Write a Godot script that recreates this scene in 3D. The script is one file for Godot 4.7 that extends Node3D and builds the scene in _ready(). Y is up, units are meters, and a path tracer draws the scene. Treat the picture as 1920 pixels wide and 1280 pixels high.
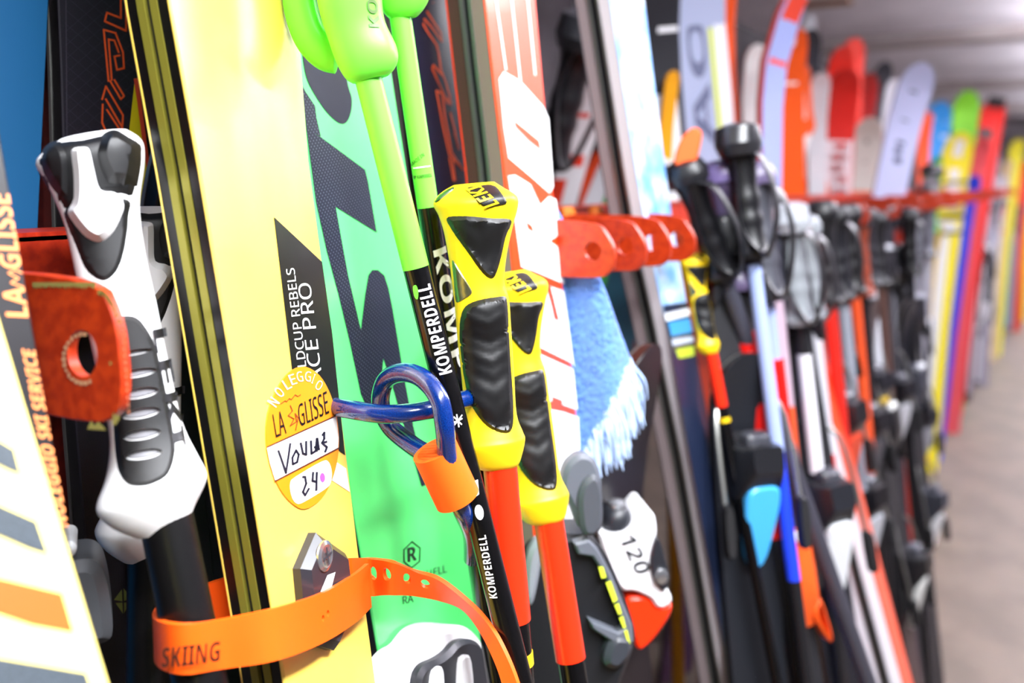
extends Node3D
# A ski rental store room: skis and poles standing against a red steel rack along an aisle.
# World: y up, floor at 0, the aisle runs towards -z, the rack stands on the -x side.

const F := 1758.0      # focal length in pixels of the 1920 x 1280 frame
const HY := 345.0      # pixel row of the horizon
const EYE := Vector3(0, 1.15, 0)
const YAW := 0.534     # the camera is turned towards the rack
var FWD := Vector3(-sin(YAW), 0, -cos(YAW))
var RGT := Vector3(cos(YAW), 0, -sin(YAW))
var mats := {}
var names := {}
var glyph_cache := {}
var rng := RandomNumberGenerator.new()


func _ready() -> void:
	rng.seed = 7
	camera_and_light()
	setting()
	rack()
	near_skis()
	near_poles()
	cable_and_strap()
	towel()
	near_bindings()
	middle_things()
	far_things()


# ---------------------------------------------------------------- camera, sky, lamps, exposure
func camera_and_light() -> void:
	var cam := Camera3D.new()
	cam.name = "camera"
	var at := CameraAttributesPhysical.new()
	at.frustum_near = 0.02
	at.frustum_far = 60.0
	at.frustum_focal_length = 35.0
	at.frustum_focus_distance = 0.452
	at.exposure_aperture = 5.7
	cam.attributes = at
	cam.projection = Camera3D.PROJECTION_FRUSTUM
	cam.near = 0.02
	cam.far = 60.0
	cam.size = 2.0 * 640.0 / F * cam.near
	cam.frustum_offset = Vector2(0, -(640.0 - HY) / F * cam.near)
	cam.position = EYE
	cam.basis = Basis(RGT, Vector3.UP, -FWD)
	add_child(cam)
	cam.current = true
	var we := WorldEnvironment.new()
	we.name = "environment"
	var e := Environment.new()
	e.background_mode = Environment.BG_COLOR
	e.background_color = Color(0.02, 0.02, 0.022)
	e.tonemap_mode = Environment.TONE_MAPPER_LINEAR
	e.tonemap_exposure = 1.0
	e.sdfgi_enabled = true
	e.ssao_enabled = true
	e.ssil_enabled = true
	we.environment = e
	add_child(we)
	# fluorescent battens under the ceiling of the aisle
	# the first hangs low so that its light falls off fast past the near skis; the others sit higher
	batten(Vector3(0.42, 1.86, -0.05), 8.6, 0.3, 0)
	for k in range(1, 8):
		batten(Vector3(0.75, CEIL - 0.42, 0.2 - 2.7 * k), 4.2, 6.0, k)

const CEIL := 2.45

func batten(at: Vector3, energy: float, upward: float, k: int) -> void:
	var where: String = ["low over the yellow skis", "second along the aisle", "third along the aisle", "fourth along the aisle", "fifth along the aisle", "sixth along the aisle", "seventh along the aisle", "eighth along the aisle"][k]
	var t = thing("ceiling_lamp", "white fluorescent batten lamp hanging from the ceiling, " + where, "lamp", Transform3D(Basis(), at), "ceiling batten lamps")
	var g := G.new()
	box(g, Vector3(-0.07, 0.02, -0.62), Vector3(0.07, 0.075, 0.62), 0.006)
	part("housing", g, mt("lamp_white", Color(0.85, 0.85, 0.85), 0.4), t)
	for z in [-0.45, 0.45]:
		g = G.new()
		tube(g, [Vector3(0, 0.07, z), Vector3(0, CEIL - at.y, z)], [0.004, 0.004], 8)
		part("hanger", g, mt("lamp_white", Color.WHITE), t)
	for s in [-1, 1]:
		g = G.new()
		tube(g, [Vector3(0.035 * s, 0.004, -0.59), Vector3(0.035 * s, 0.004, 0.59)], [0.013, 0.013], 12)
		var m := mt("tube_glow", Color(1, 1, 1), 0.5)
		m.emission_enabled = true
		m.emission = Color(0.95, 0.97, 1.0)
		m.emission_energy_multiplier = 6.0
		part("tube", g, m, t)
	var l := AreaLight3D.new()
	l.name = "lamp_light"
	l.area_size = Vector2(0.14, 1.2)
	l.light_energy = energy
	l.light_color = Color(0.97, 0.98, 1.0)
	l.shadow_enabled = true
	l.area_range = 20.0
	l.area_attenuation = 2.0
	l.position = Vector3(0, -0.014, 0)
	l.rotation = Vector3(-PI / 2, 0, 0)
	t.add_child(l)
	var u := l.duplicate()  # added upward light above the closed housing, there to brighten the ceiling
	u.name = "added_ceiling_uplight"
	u.light_energy = energy * upward
	u.position = Vector3(0, 0.078, 0)
	u.rotation = Vector3(PI / 2, 0, 0)
	t.add_child(u)


# ---------------------------------------------------------------- helpers: pixels to points
func ray(px: float, py: float) -> Vector3:
	return FWD + RGT * ((px - 960.0) / F) + Vector3.UP * ((HY - py) / F)

func P(px: float, py: float, d: float) -> Vector3:
	return EYE + ray(px, py) * d

func onx(px: float, py: float, x: float) -> Vector3:
	var r := ray(px, py)
	return EYE + r * (x / r.x)

func onfloor(px: float, py: float) -> Vector3:
	var r := ray(px, py)
	return EYE + r * (-EYE.y / r.y)

func frame(bot: Vector3, top: Vector3, nrm: Vector3) -> Transform3D:
	var y := (top - bot).normalized()
	var z := (nrm - y * nrm.dot(y)).normalized()
	return Transform3D(Basis(y.cross(z), y, z), bot)

# the frame of a leaning thing: two points of its axis, moved down the axis to the floor
func standing(lo: Vector3, hi: Vector3, nrm: Vector3, up := 0.0) -> Transform3D:
	var d := (hi - lo).normalized()
	var fr := frame(lo - d * ((lo.y - up) / d.y), hi, nrm)
	return fr

func uv(fr: Transform3D, px: float, py: float, h := 0.0) -> Vector2:
	var inv := fr.affine_inverse()
	var o := inv * EYE
	var d := inv.basis * ray(px, py)
	var t := (h - o.z) / d.z
	return Vector2(o.x + d.x * t, o.y + d.y * t)

func uvs(fr: Transform3D, a: Array, h := 0.0) -> PackedVector2Array:
	var r := PackedVector2Array()
	for i in range(0, a.size(), 2):
		r.append(uv(fr, a[i], a[i + 1], h))
	return r

func pairs(a: Array) -> PackedVector2Array:
	var r := PackedVector2Array()
	for i in range(0, a.size(), 2):
		r.append(Vector2(a[i], a[i + 1]))
	return r


# ---------------------------------------------------------------- helpers: nodes and materials
func numbered(called: String) -> String:
	var n: int = names.get(called, 0)
	names[called] = n + 1
	return called if n == 0 else "%s_%03d" % [called, n]

func thing(called: String, label: String, category: String, fr: Transform3D, group := "") -> Node3D:
	var o := Node3D.new()
	o.name = numbered(called)
	o.transform = fr
	o.set_meta("label", label)
	o.set_meta("category", category)
	if group:
		o.set_meta("group", group)
	add_child(o, true)
	return o

func part(called: String, g: G, m: Material, parent: Node, crease := 38.0) -> MeshInstance3D:
	var o := MeshInstance3D.new()
	o.name = called
	o.mesh = mesh_of(g, crease)
	o.material_override = null
	o.mesh.surface_set_material(0, m)
	parent.add_child(o, true)
	return o

func structure(called: String, g: G, m: Material) -> MeshInstance3D:
	var o := part(called, g, m, self)
	o.set_meta("kind", "structure")
	return o

func mt(key: String, c: Color, rough := 0.5, metal := 0.0, coat := 0.0) -> StandardMaterial3D:
	if not mats.has(key):
		var m := StandardMaterial3D.new()
		m.resource_name = key
		m.albedo_color = c
		m.roughness = rough
		m.metallic = metal
		if coat > 0.0:
			m.clearcoat_enabled = true
			m.clearcoat = coat
			m.clearcoat_roughness = 0.12
		mats[key] = m
	return mats[key]

# a plain plastic or lacquer of that colour
func pl(hex: String, rough := 0.42, coat := 0.0) -> StandardMaterial3D:
	return mt("p" + hex + str(rough) + str(coat), Color(hex), rough, 0.0, coat)

func noise_mat(key: String, lo: Color, hi: Color, freq: float, scale: float, rough: float, bump := 0.0) -> StandardMaterial3D:
	var m := mt(key, Color.WHITE, rough)
	if m.albedo_texture == null:
		var n := FastNoiseLite.new()
		n.frequency = freq
		n.fractal_octaves = 5
		n.seed = key.hash() % 1000
		var gr := Gradient.new()
		gr.set_color(0, lo)
		gr.set_color(1, hi)
		gr.set_offset(0, 0.25)
		gr.set_offset(1, 0.75)
		var t := NoiseTexture2D.new()
		t.width = 512
		t.height = 512
		t.seamless = true
		t.noise = n
		t.color_ramp = gr
		m.albedo_texture = t
		m.uv1_triplanar = true
		m.uv1_world_triplanar = false
		m.uv1_scale = Vector3.ONE * scale
		if bump > 0.0:
			var h := NoiseTexture2D.new()
			h.width = 512
			h.height = 512
			h.seamless = true
			h.noise = n
			m.heightmap_enabled = true
			m.heightmap_texture = h
			m.heightmap_scale = bump
	return m


# ---------------------------------------------------------------- helpers: meshes
class G:
	var v := PackedVector3Array()
	func tri(a: Vector3, b: Vector3, c: Vector3) -> void:
		v.append(a)
		v.append(b)
		v.append(c)
	func quad(a: Vector3, b: Vector3, c: Vector3, d: Vector3) -> void:
		tri(a, b, c)
		tri(a, c, d)

func mesh_of(g: G, crease: float) -> ArrayMesh:
	var lim := cos(deg_to_rad(crease))
	var fn := PackedVector3Array()
	var vs := PackedVector3Array()
	var at := {}
	for i in range(0, g.v.size(), 3):
		var n := (g.v[i + 1] - g.v[i]).cross(g.v[i + 2] - g.v[i])
		if n.length_squared() < 1e-22:
			continue
		var f := fn.size()
		fn.append(n)
		for k in 3:
			var q := g.v[i + k]
			vs.append(q)
			var key := Vector3i((q * 50000.0).round())
			if at.has(key):
				at[key].append(f)
			else:
				at[key] = [f]
	var ns := PackedVector3Array()
	var vo := PackedVector3Array()
	for i in vs.size():
		var f := i / 3
		var me := fn[f].normalized()
		var sum := Vector3.ZERO
		for o in at[Vector3i((vs[i] * 50000.0).round())]:
			if fn[o].normalized().dot(me) > lim:
				sum += fn[o]
		ns.append(sum.normalized() if sum.length_squared() > 0.0 else me)
	for i in range(0, vs.size(), 3):
		vo.append(vs[i])
		vo.append(vs[i + 2])
		vo.append(vs[i + 1])
		var t := ns[i + 1]
		ns[i + 1] = ns[i + 2]
		ns[i + 2] = t
	var a := []
	a.resize(Mesh.ARRAY_MAX)
	a[Mesh.ARRAY_VERTEX] = vo
	a[Mesh.ARRAY_NORMAL] = ns
	var m := ArrayMesh.new()
	m.add_surface_from_arrays(Mesh.PRIMITIVE_TRIANGLES, a)
	return m

func loft(g: G, rings: Array, cap0 := true, cap1 := true) -> void:
	for i in rings.size() - 1:
		var r: PackedVector3Array = rings[i]
		var q: PackedVector3Array = rings[i + 1]
		var n := r.size()
		for k in n:
			g.quad(r[k], r[(k + 1) % n], q[(k + 1) % n], q[k])
	for e in 2:
		if [cap0, cap1][e]:
			var r: PackedVector3Array = rings[0] if e == 0 else rings[-1]
			var c := Vector3.ZERO
			for p in r:
				c += p
			c /= r.size()
			for k in r.size():
				if e == 0:
					g.tri(c, r[(k + 1) % r.size()], r[k])
				else:
					g.tri(c, r[k], r[(k + 1) % r.size()])

func tube(g: G, pts: Array, radii: Array, n := 12, caps := true, flat := 1.0) -> void:
	var rings := []
	var x := Vector3.ZERO
	for i in pts.size():
		var d: Vector3 = (pts[mini(i + 1, pts.size() - 1)] - pts[maxi(i - 1, 0)]).normalized()
		if i == 0:
			x = d.cross(Vector3.UP if absf(d.y) < 0.9 else Vector3.RIGHT).normalized()
		x = (x - d * x.dot(d)).normalized()
		var y := d.cross(x)
		var r: float = radii[mini(i, radii.size() - 1)]
		var ring := PackedVector3Array()
		for k in n:
			var a := TAU * k / n
			ring.append(pts[i] + x * cos(a) * r + y * sin(a) * r * flat)
		rings.append(ring)
	loft(g, rings, caps, caps)

func curve3(pts: Array, k := 8) -> Array:
	var r := []
	for i in pts.size() - 1:
		var a: Vector3 = pts[maxi(i - 1, 0)]
		var b: Vector3 = pts[i]
		var c: Vector3 = pts[i + 1]
		var d: Vector3 = pts[mini(i + 2, pts.size() - 1)]
		for j in k:
			r.append(b.cubic_interpolate(c, a, d, float(j) / k))
	r.append(pts[-1])
	return r

func closed(pts: PackedVector2Array, k := 6) -> PackedVector2Array:
	var r := PackedVector2Array()
	var n := pts.size()
	for i in n:
		for j in k:
			r.append(pts[i].cubic_interpolate(pts[(i + 1) % n], pts[(i - 1 + n) % n], pts[(i + 2) % n], float(j) / k))
	return r

# corners cut twice: a polygon with small rounded corners
func rounded(pts: PackedVector2Array, cut := 0.25, times := 2) -> PackedVector2Array:
	for t in times:
		var r := PackedVector2Array()
		for i in pts.size():
			var a := pts[i]
			var b := pts[(i + 1) % pts.size()]
			r.append(a.lerp(b, cut))
			r.append(b.lerp(a, cut))
		pts = r
	return pts

func ccw(pts: PackedVector2Array) -> PackedVector2Array:
	if Geometry2D.is_polygon_clockwise(pts):
		pts = pts.duplicate()
		pts.reverse()
	# is_polygon_clockwise counts y downwards or upwards alike by the sign of the area; make sure
	var s := 0.0
	for i in pts.size():
		s += pts[i].cross(pts[(i + 1) % pts.size()])
	if s < 0.0:
		pts = pts.duplicate()
		pts.reverse()
	return pts

func inset(pts: PackedVector2Array, d: float) -> PackedVector2Array:
	var r := PackedVector2Array()
	var n := pts.size()
	for i in n:
		var e := (pts[i] - pts[(i - 1 + n) % n]).normalized()
		var f := (pts[(i + 1) % n] - pts[i]).normalized()
		var b := Vector2(-e.y - f.y, e.x + f.x)
		var l := maxf(b.length_squared() / 2.0, 0.35)
		r.append(pts[i] + b * d / l)
	return r

func tris_of(poly: PackedVector2Array) -> PackedVector2Array:
	var r := PackedVector2Array()
	for i in Geometry2D.triangulate_polygon(poly):
		r.append(poly[i])
	return r

# a polygon in x, y with thickness from z0 to z1 and a chamfered front edge
func prism(g: G, poly: PackedVector2Array, z0: float, z1: float, bevel := 0.0, back_bevel := 0.0) -> void:
	poly = ccw(poly)
	var front := poly if bevel == 0.0 else inset(poly, bevel)
	var back := poly if back_bevel == 0.0 else inset(poly, back_bevel)
	var n := poly.size()
	var levels := [[back, z0]]
	if back_bevel > 0.0:
		levels.append([poly, z0 + back_bevel])
	if bevel > 0.0:
		levels.append([poly, z1 - bevel])
	levels.append([front, z1])
	for i in levels.size() - 1:
		var a: PackedVector2Array = levels[i][0]
		var b: PackedVector2Array = levels[i + 1][0]
		for k in n:
			var l := (k + 1) % n
			g.quad(v3(a[k], levels[i][1]), v3(a[l], levels[i][1]), v3(b[l], levels[i + 1][1]), v3(b[k], levels[i + 1][1]))
	var t := tris_of(front)
	for i in range(0, t.size(), 3):
		up_tri(g, v3(t[i], z1), v3(t[i + 1], z1), v3(t[i + 2], z1), true)
	t = tris_of(back)
	for i in range(0, t.size(), 3):
		up_tri(g, v3(t[i], z0), v3(t[i + 1], z0), v3(t[i + 2], z0), false)

func v3(p: Vector2, z: float) -> Vector3:
	return Vector3(p.x, p.y, z)

func up_tri(g: G, a: Vector3, b: Vector3, c: Vector3, up: bool) -> void:
	if ((b - a).cross(c - a).z > 0.0) == up:
		g.tri(a, b, c)
	else:
		g.tri(a, c, b)

func box(g: G, lo: Vector3, hi: Vector3, bevel := 0.0) -> void:
	prism(g, PackedVector2Array([Vector2(lo.x, lo.y), Vector2(hi.x, lo.y), Vector2(hi.x, hi.y), Vector2(lo.x, hi.y)]), lo.z, hi.z, bevel, bevel)

func dense(poly: PackedVector2Array, step: float) -> PackedVector2Array:
	var r := PackedVector2Array()
	for i in poly.size():
		var a := poly[i]
		var b := poly[(i + 1) % poly.size()]
		var n := maxi(1, int(ceil(a.distance_to(b) / step)))
		for k in n:
			r.append(a.lerp(b, float(k) / n))
	return r

# a raised cushion in the outline poly on the surface z = zf(x, y): h high, its rim falling to the surface over ew
func patch(g: G, poly: PackedVector2Array, zf: Callable, h: float, ew: float, step: float, holes := [], rib = null) -> void:
	poly = dense(ccw(poly), step)
	var pts := PackedVector2Array()
	var hs := PackedFloat32Array()
	for p in poly:
		pts.append(p)
		hs.append(-0.0004)
	var inner := Geometry2D.offset_polygon(poly, -ew)
	for q in inner:
		for p in dense(q, step):
			pts.append(p)
			hs.append(h)
	for hole in holes:
		for p in dense(hole, step * 0.6):
			pts.append(p)
			hs.append(h)
	var lo := poly[0]
	var hi := poly[0]
	for p in poly:
		lo = lo.min(p)
		hi = hi.max(p)
	var x := lo.x + step * 0.5
	while x < hi.x:
		var y := lo.y + step * 0.5
		while y < hi.y:
			var p := Vector2(x + 0.13 * step * sin(y / step * 2.1), y + 0.1 * step * sin(x / step * 1.7))
			var ok := false
			for q in inner:
				ok = ok or Geometry2D.is_point_in_polygon(p, q)
			for hole in holes:
				ok = ok and not Geometry2D.is_point_in_polygon(p, hole)
			if ok:
				pts.append(p)
				hs.append(h + (rib.call(p.x, p.y) if rib != null else 0.0))
			y += step
		x += step
	var w := PackedVector3Array()
	for i in pts.size():
		w.append(v3(pts[i], zf.call(pts[i].x, pts[i].y) + hs[i]))
	var ix := Geometry2D.triangulate_delaunay(pts)
	for i in range(0, ix.size(), 3):
		var c := (pts[ix[i]] + pts[ix[i + 1]] + pts[ix[i + 2]]) / 3.0
		var ok := Geometry2D.is_point_in_polygon(c, poly)
		for hole in holes:
			ok = ok and not Geometry2D.is_point_in_polygon(c, hole)
		if ok:
			var a := ix[i]
			var b := ix[i + 1]
			var d := ix[i + 2]
			if (pts[b] - pts[a]).cross(pts[d] - pts[a]) > 0.0:
				g.tri(w[a], w[b], w[d])
			else:
				g.tri(w[a], w[d], w[b])

# a rounded body from rows [left x, right x, y, depth] in its own frame; n points round, e the squareness
func body(g: G, rows: Array, n := 28, e := 2.0, k := 4) -> Callable:
	var fine := []
	for i in rows.size() - 1:
		for j in k + (1 if i == rows.size() - 2 else 0):
			var r := []
			for c in 4:
				var t := float(j) / k
				r.append(cubic_interpolate(rows[i][c], rows[i + 1][c], rows[maxi(i - 1, 0)][c], rows[mini(i + 2, rows.size() - 1)][c], t))
			fine.append(r)
	if fine[0][2] > fine[-1][2]:
		fine.reverse()
	var rings := []
	for r in fine:
		var ring := PackedVector3Array()
		for q in n:
			var a := TAU * q / n
			var s := signf(sin(a)) * pow(absf(sin(a)), 2.0 / e)
			var c := signf(cos(a)) * pow(absf(cos(a)), 2.0 / e)
			ring.append(Vector3((r[0] + r[1]) / 2.0 + (r[1] - r[0]) / 2.0 * s, r[2], r[3] * c))
		rings.append(ring)
	loft(g, rings)
	return func(x: float, y: float) -> float:
		var i := 0
		while i < fine.size() - 2 and fine[i + 1][2] < y:
			i += 1
		var t := clampf((y - fine[i][2]) / maxf(1e-6, fine[i + 1][2] - fine[i][2]), 0.0, 1.0)
		var l := lerpf(fine[i][0], fine[i + 1][0], t)
		var r := lerpf(fine[i][1], fine[i + 1][1], t)
		var s := clampf(absf(x - (l + r) / 2.0) / maxf(1e-6, (r - l) / 2.0), 0.0, 0.995)
		return lerpf(fine[i][3], fine[i + 1][3], t) * pow(1.0 - pow(s, e), 1.0 / e)

# rows for body() from pixel pairs [lx, ly, rx, ry, depth ratio]
func rows_px(fr: Transform3D, a: Array, ratio: float) -> Array:
	var r := []
	for q in a:
		var l := uv(fr, q[0], q[1])
		var m := uv(fr, q[2], q[3])
		r.append([l.x, m.x, (l.y + m.y) / 2.0, (m.x - l.x) / 2.0 * (q[4] if q.size() > 4 else ratio)])
	return r


# ---------------------------------------------------------------- helpers: flat print (triangles in pixels or in metres)
func text_t(s: String, o: Vector2, ex: Vector2, ey: Vector2, bold := true, serif := false) -> PackedVector2Array:
	var key := s + str(bold) + str(serif)
	if not glyph_cache.has(key):
		var t := TextMesh.new()
		var f := SystemFont.new()
		f.font_names = PackedStringArray(["Droid Serif" if serif else "Droid Sans"])
		f.font_weight = 700 if bold else 400
		t.font = f
		t.text = s
		t.font_size = 48
		t.depth = 0.0
		t.curve_step = 2.0
		var a := t.get_mesh_arrays()
		var vv: PackedVector3Array = a[Mesh.ARRAY_VERTEX]
		var ii = a[Mesh.ARRAY_INDEX]
		var lo := Vector2(1e9, 1e9)
		var hi := -lo
		for p in vv:
			lo = lo.min(Vector2(p.x, p.y))
			hi = hi.max(Vector2(p.x, p.y))
		var out := PackedVector2Array()
		for i in (ii if ii != null and ii.size() else range(vv.size())):
			out.append((Vector2(vv[i].x, vv[i].y) - lo) / (hi - lo))
		glyph_cache[key] = out
	var r := PackedVector2Array()
	for p in glyph_cache[key]:
		r.append(o + ex * p.x + ey * p.y)
	return r

func stroke_t(a: Array, w: float, loop := false) -> PackedVector2Array:
	var p := pairs(a)
	var r := PackedVector2Array()
	for i in p.size() - (0 if loop else 1):
		var q := p[i]
		var s := p[(i + 1) % p.size()]
		var d := (s - q).normalized() * w / 2.0
		var m := Vector2(-d.y, d.x)
		q -= d * 0.8
		s += d * 0.8
		r.append_array([q + m, q - m, s - m, q + m, s - m, s + m])
	return r

func ell_t(c: Vector2, a: Vector2, b: Vector2, n := 28) -> PackedVector2Array:
	var p := PackedVector2Array()
	for i in n:
		p.append(c + a * cos(TAU * i / n) + b * sin(TAU * i / n))
	return p

func poly_t(a: Array) -> PackedVector2Array:
	return tris_of(pairs(a))

func curvy_t(a: Array) -> PackedVector2Array:
	return tris_of(closed(pairs(a), 5))

# print given in metres on the surface z = zf(x, y)
func prl(called: String, parent: Node, t: PackedVector2Array, m: Material, zf = null, lift := 0.0003, fine := 0.0) -> MeshInstance3D:
	if fine > 0.0:
		var again := true
		var round_ := 0
		while again and round_ < 5:
			again = false
			round_ += 1
			var o := PackedVector2Array()
			for i in range(0, t.size(), 3):
				var k := 0
				for j in 3:
					if t[i + j].distance_to(t[i + (j + 1) % 3]) > t[i + k].distance_to(t[i + (k + 1) % 3]):
						k = j
				var a := t[i + k]
				var b := t[i + (k + 1) % 3]
				var c := t[i + (k + 2) % 3]
				if a.distance_to(b) > fine:
					again = true
					var h := (a + b) / 2.0
					o.append_array([a, h, c, h, b, c])
				else:
					o.append_array([a, b, c])
			t = o
	var g := G.new()
	for i in range(0, t.size(), 3):
		var q := []
		for j in 3:
			var z: float = zf.call(t[i + j].x, t[i + j].y) if zf != null else 0.0
			q.append(v3(t[i + j], z + lift))
		up_tri(g, q[0], q[1], q[2], true)
	return part(called, g, m, parent, 60.0)

# print given in pixels, laid on the plane z = h of the frame (or on zf)
func prt(called: String, parent: Node, fr: Transform3D, t: PackedVector2Array, m: Material, zf = null, lift := 0.0003, fine := 0.0, h := 0.0) -> MeshInstance3D:
	var r := PackedVector2Array()
	for p in t:
		r.append(uv(fr, p.x, p.y, h))
	return prl(called, parent, r, m, zf, lift, fine)


# ---------------------------------------------------------------- skis
func ski_rows(l: float, ws: float, ww: float, wt: float) -> Array:
	return [[0.0, -wt / 2, wt / 2], [l * 0.2, -(wt * 0.6 + ww * 0.4) / 2, (wt * 0.6 + ww * 0.4) / 2], [l * 0.45, -ww / 2, ww / 2], [l * 0.75, -(ws * 0.55 + ww * 0.45) / 2, (ws * 0.55 + ww * 0.45) / 2], [l * 0.93, -ws / 2, ws / 2], [l, -ws / 2, ws / 2]]

func rows_at(rows: Array, v: float) -> Array:
	var i := 0
	while i < rows.size() - 2 and rows[i + 1][0] < v:
		i += 1
	var t := clampf((v - rows[i][0]) / (rows[i + 1][0] - rows[i][0]), 0.0, 1.0)
	return [v, lerpf(rows[i][1], rows[i + 1][1], t), lerpf(rows[i][2], rows[i + 1][2], t)]

func ski_outline(rows: Array, l: float, tip_l := 0.09, tail_l := 0.012) -> Array:
	var vs := []
	for k in 7:
		vs.append(tail_l * (1.0 - cos(PI / 2 * k / 6.0)))
	for k in range(1, 22):
		vs.append(lerpf(tail_l, l - tip_l, k / 22.0))
	for k in 10:
		vs.append(l - tip_l + tip_l * sin(PI / 2 * k / 9.0))
	var out := []
	for v in vs:
		var r := rows_at(rows, v)
		var s := 1.0
		if v < tail_l:
			s = 0.6 + 0.4 * sqrt(1.0 - pow(1.0 - v / tail_l, 2))
		if v > l - tip_l:
			s = maxf(0.06, sqrt(maxf(0.0, 1.0 - pow((v - l + tip_l) / tip_l, 2.4))))
		var c: float = (r[1] + r[2]) / 2.0
		out.append([v, c + (r[1] - c) * s, c + (r[2] - c) * s])
	return out

func ski_layer(out: Array, z0: float, z1: float, b: float, dz: Callable, grow := 0.0) -> G:
	var g := G.new()
	var rings := []
	for r in out:
		var d: float = dz.call(r[0])
		var w: float = r[2] - r[1]
		var bb := minf(b, w * 0.3)
		var xl: float = r[1] - grow
		var xr: float = r[2] + grow
		rings.append(PackedVector3Array([Vector3(xr - bb, r[0], z1 + d), Vector3(xr, r[0], z1 - b + d), Vector3(xr, r[0], z0 + d), Vector3(xl, r[0], z0 + d), Vector3(xl, r[0], z1 - b + d), Vector3(xl + bb, r[0], z1 + d)]))
	loft(g, rings)
	return g

# builds topsheet, sidewall, steel edge and base under t; the topsheet is at z = 0. Returns dz(v), the rise of the tip
func ski_parts(t: Node3D, rows: Array, l: float, th: float, top: Material, side: Material, edge: Material, base: Material, rise := 0.05, tip := 0.2, tip_l := 0.09, et := 0.0027) -> Callable:
	var dz := func(v: float) -> float: return rise * pow(maxf(0.0, (v - l + tip) / tip), 2.0) if rise != 0.0 else 0.0
	var o := ski_outline(rows, l, tip_l)
	part("topsheet", ski_layer(o, -0.0014, 0.0, 0.0007, dz), top, t)
	part("sidewall", ski_layer(o, -th + et + 0.0007, -0.0013, 0.0, dz, -0.0003), side, t)
	part("steel_edge", ski_layer(o, -th + 0.0009, -th + et + 0.0009, 0.0, dz, 0.0002), edge, t)
	part("base", ski_layer(o, -th, -th + 0.001, 0.0, dz, -0.0022), base, t)
	return dz

func behind(fr: Transform3D, d: float) -> Transform3D:
	return Transform3D(Basis(-fr.basis.x, fr.basis.y, -fr.basis.z), fr.origin - fr.basis.z * d)

func mirrored(rows: Array) -> Array:
	var r := []
	for q in rows:
		r.append([q[0], -q[2], -q[1]])
	return r

func edge_rows(fr: Transform3D, a: Array, l: float) -> Array:
	var r := []
	for q in a:
		var p := uv(fr, q[0], q[1])
		var s := uv(fr, q[2], q[3])
		r.append([(p.y + s.y) / 2.0, p.x, s.x])
	r.sort_custom(func(x, y): return x[0] < y[0])
	var w0: float = (r[0][2] - r[0][1]) / 2.0
	var c0: float = (r[0][2] + r[0][1]) / 2.0
	r.push_front([0.0, c0 - w0 * 1.08, c0 + w0 * 1.08])
	r.append([l + 0.2, r[-1][1], r[-1][2]])
	return r

func steel() -> Material:
	return mt("steel_edge", Color(0.62, 0.62, 0.6), 0.32, 0.85)

func mound(g: G, c: Vector3, w: float, l: float, levels: Array, n := 20, e := 3.5) -> void:
	var rings := []
	for q in levels:
		var ring := PackedVector3Array()
		for k in n:
			var a := TAU * k / n
			var x := signf(cos(a)) * pow(absf(cos(a)), 2.0 / e)
			var y := signf(sin(a)) * pow(absf(sin(a)), 2.0 / e)
			ring.append(c + Vector3(x * w / 2.0 * q[1], y * l / 2.0 * q[2] + (q[3] if q.size() > 3 else 0.0), q[0]))
		rings.append(ring)
	loft(g, rings)

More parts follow.
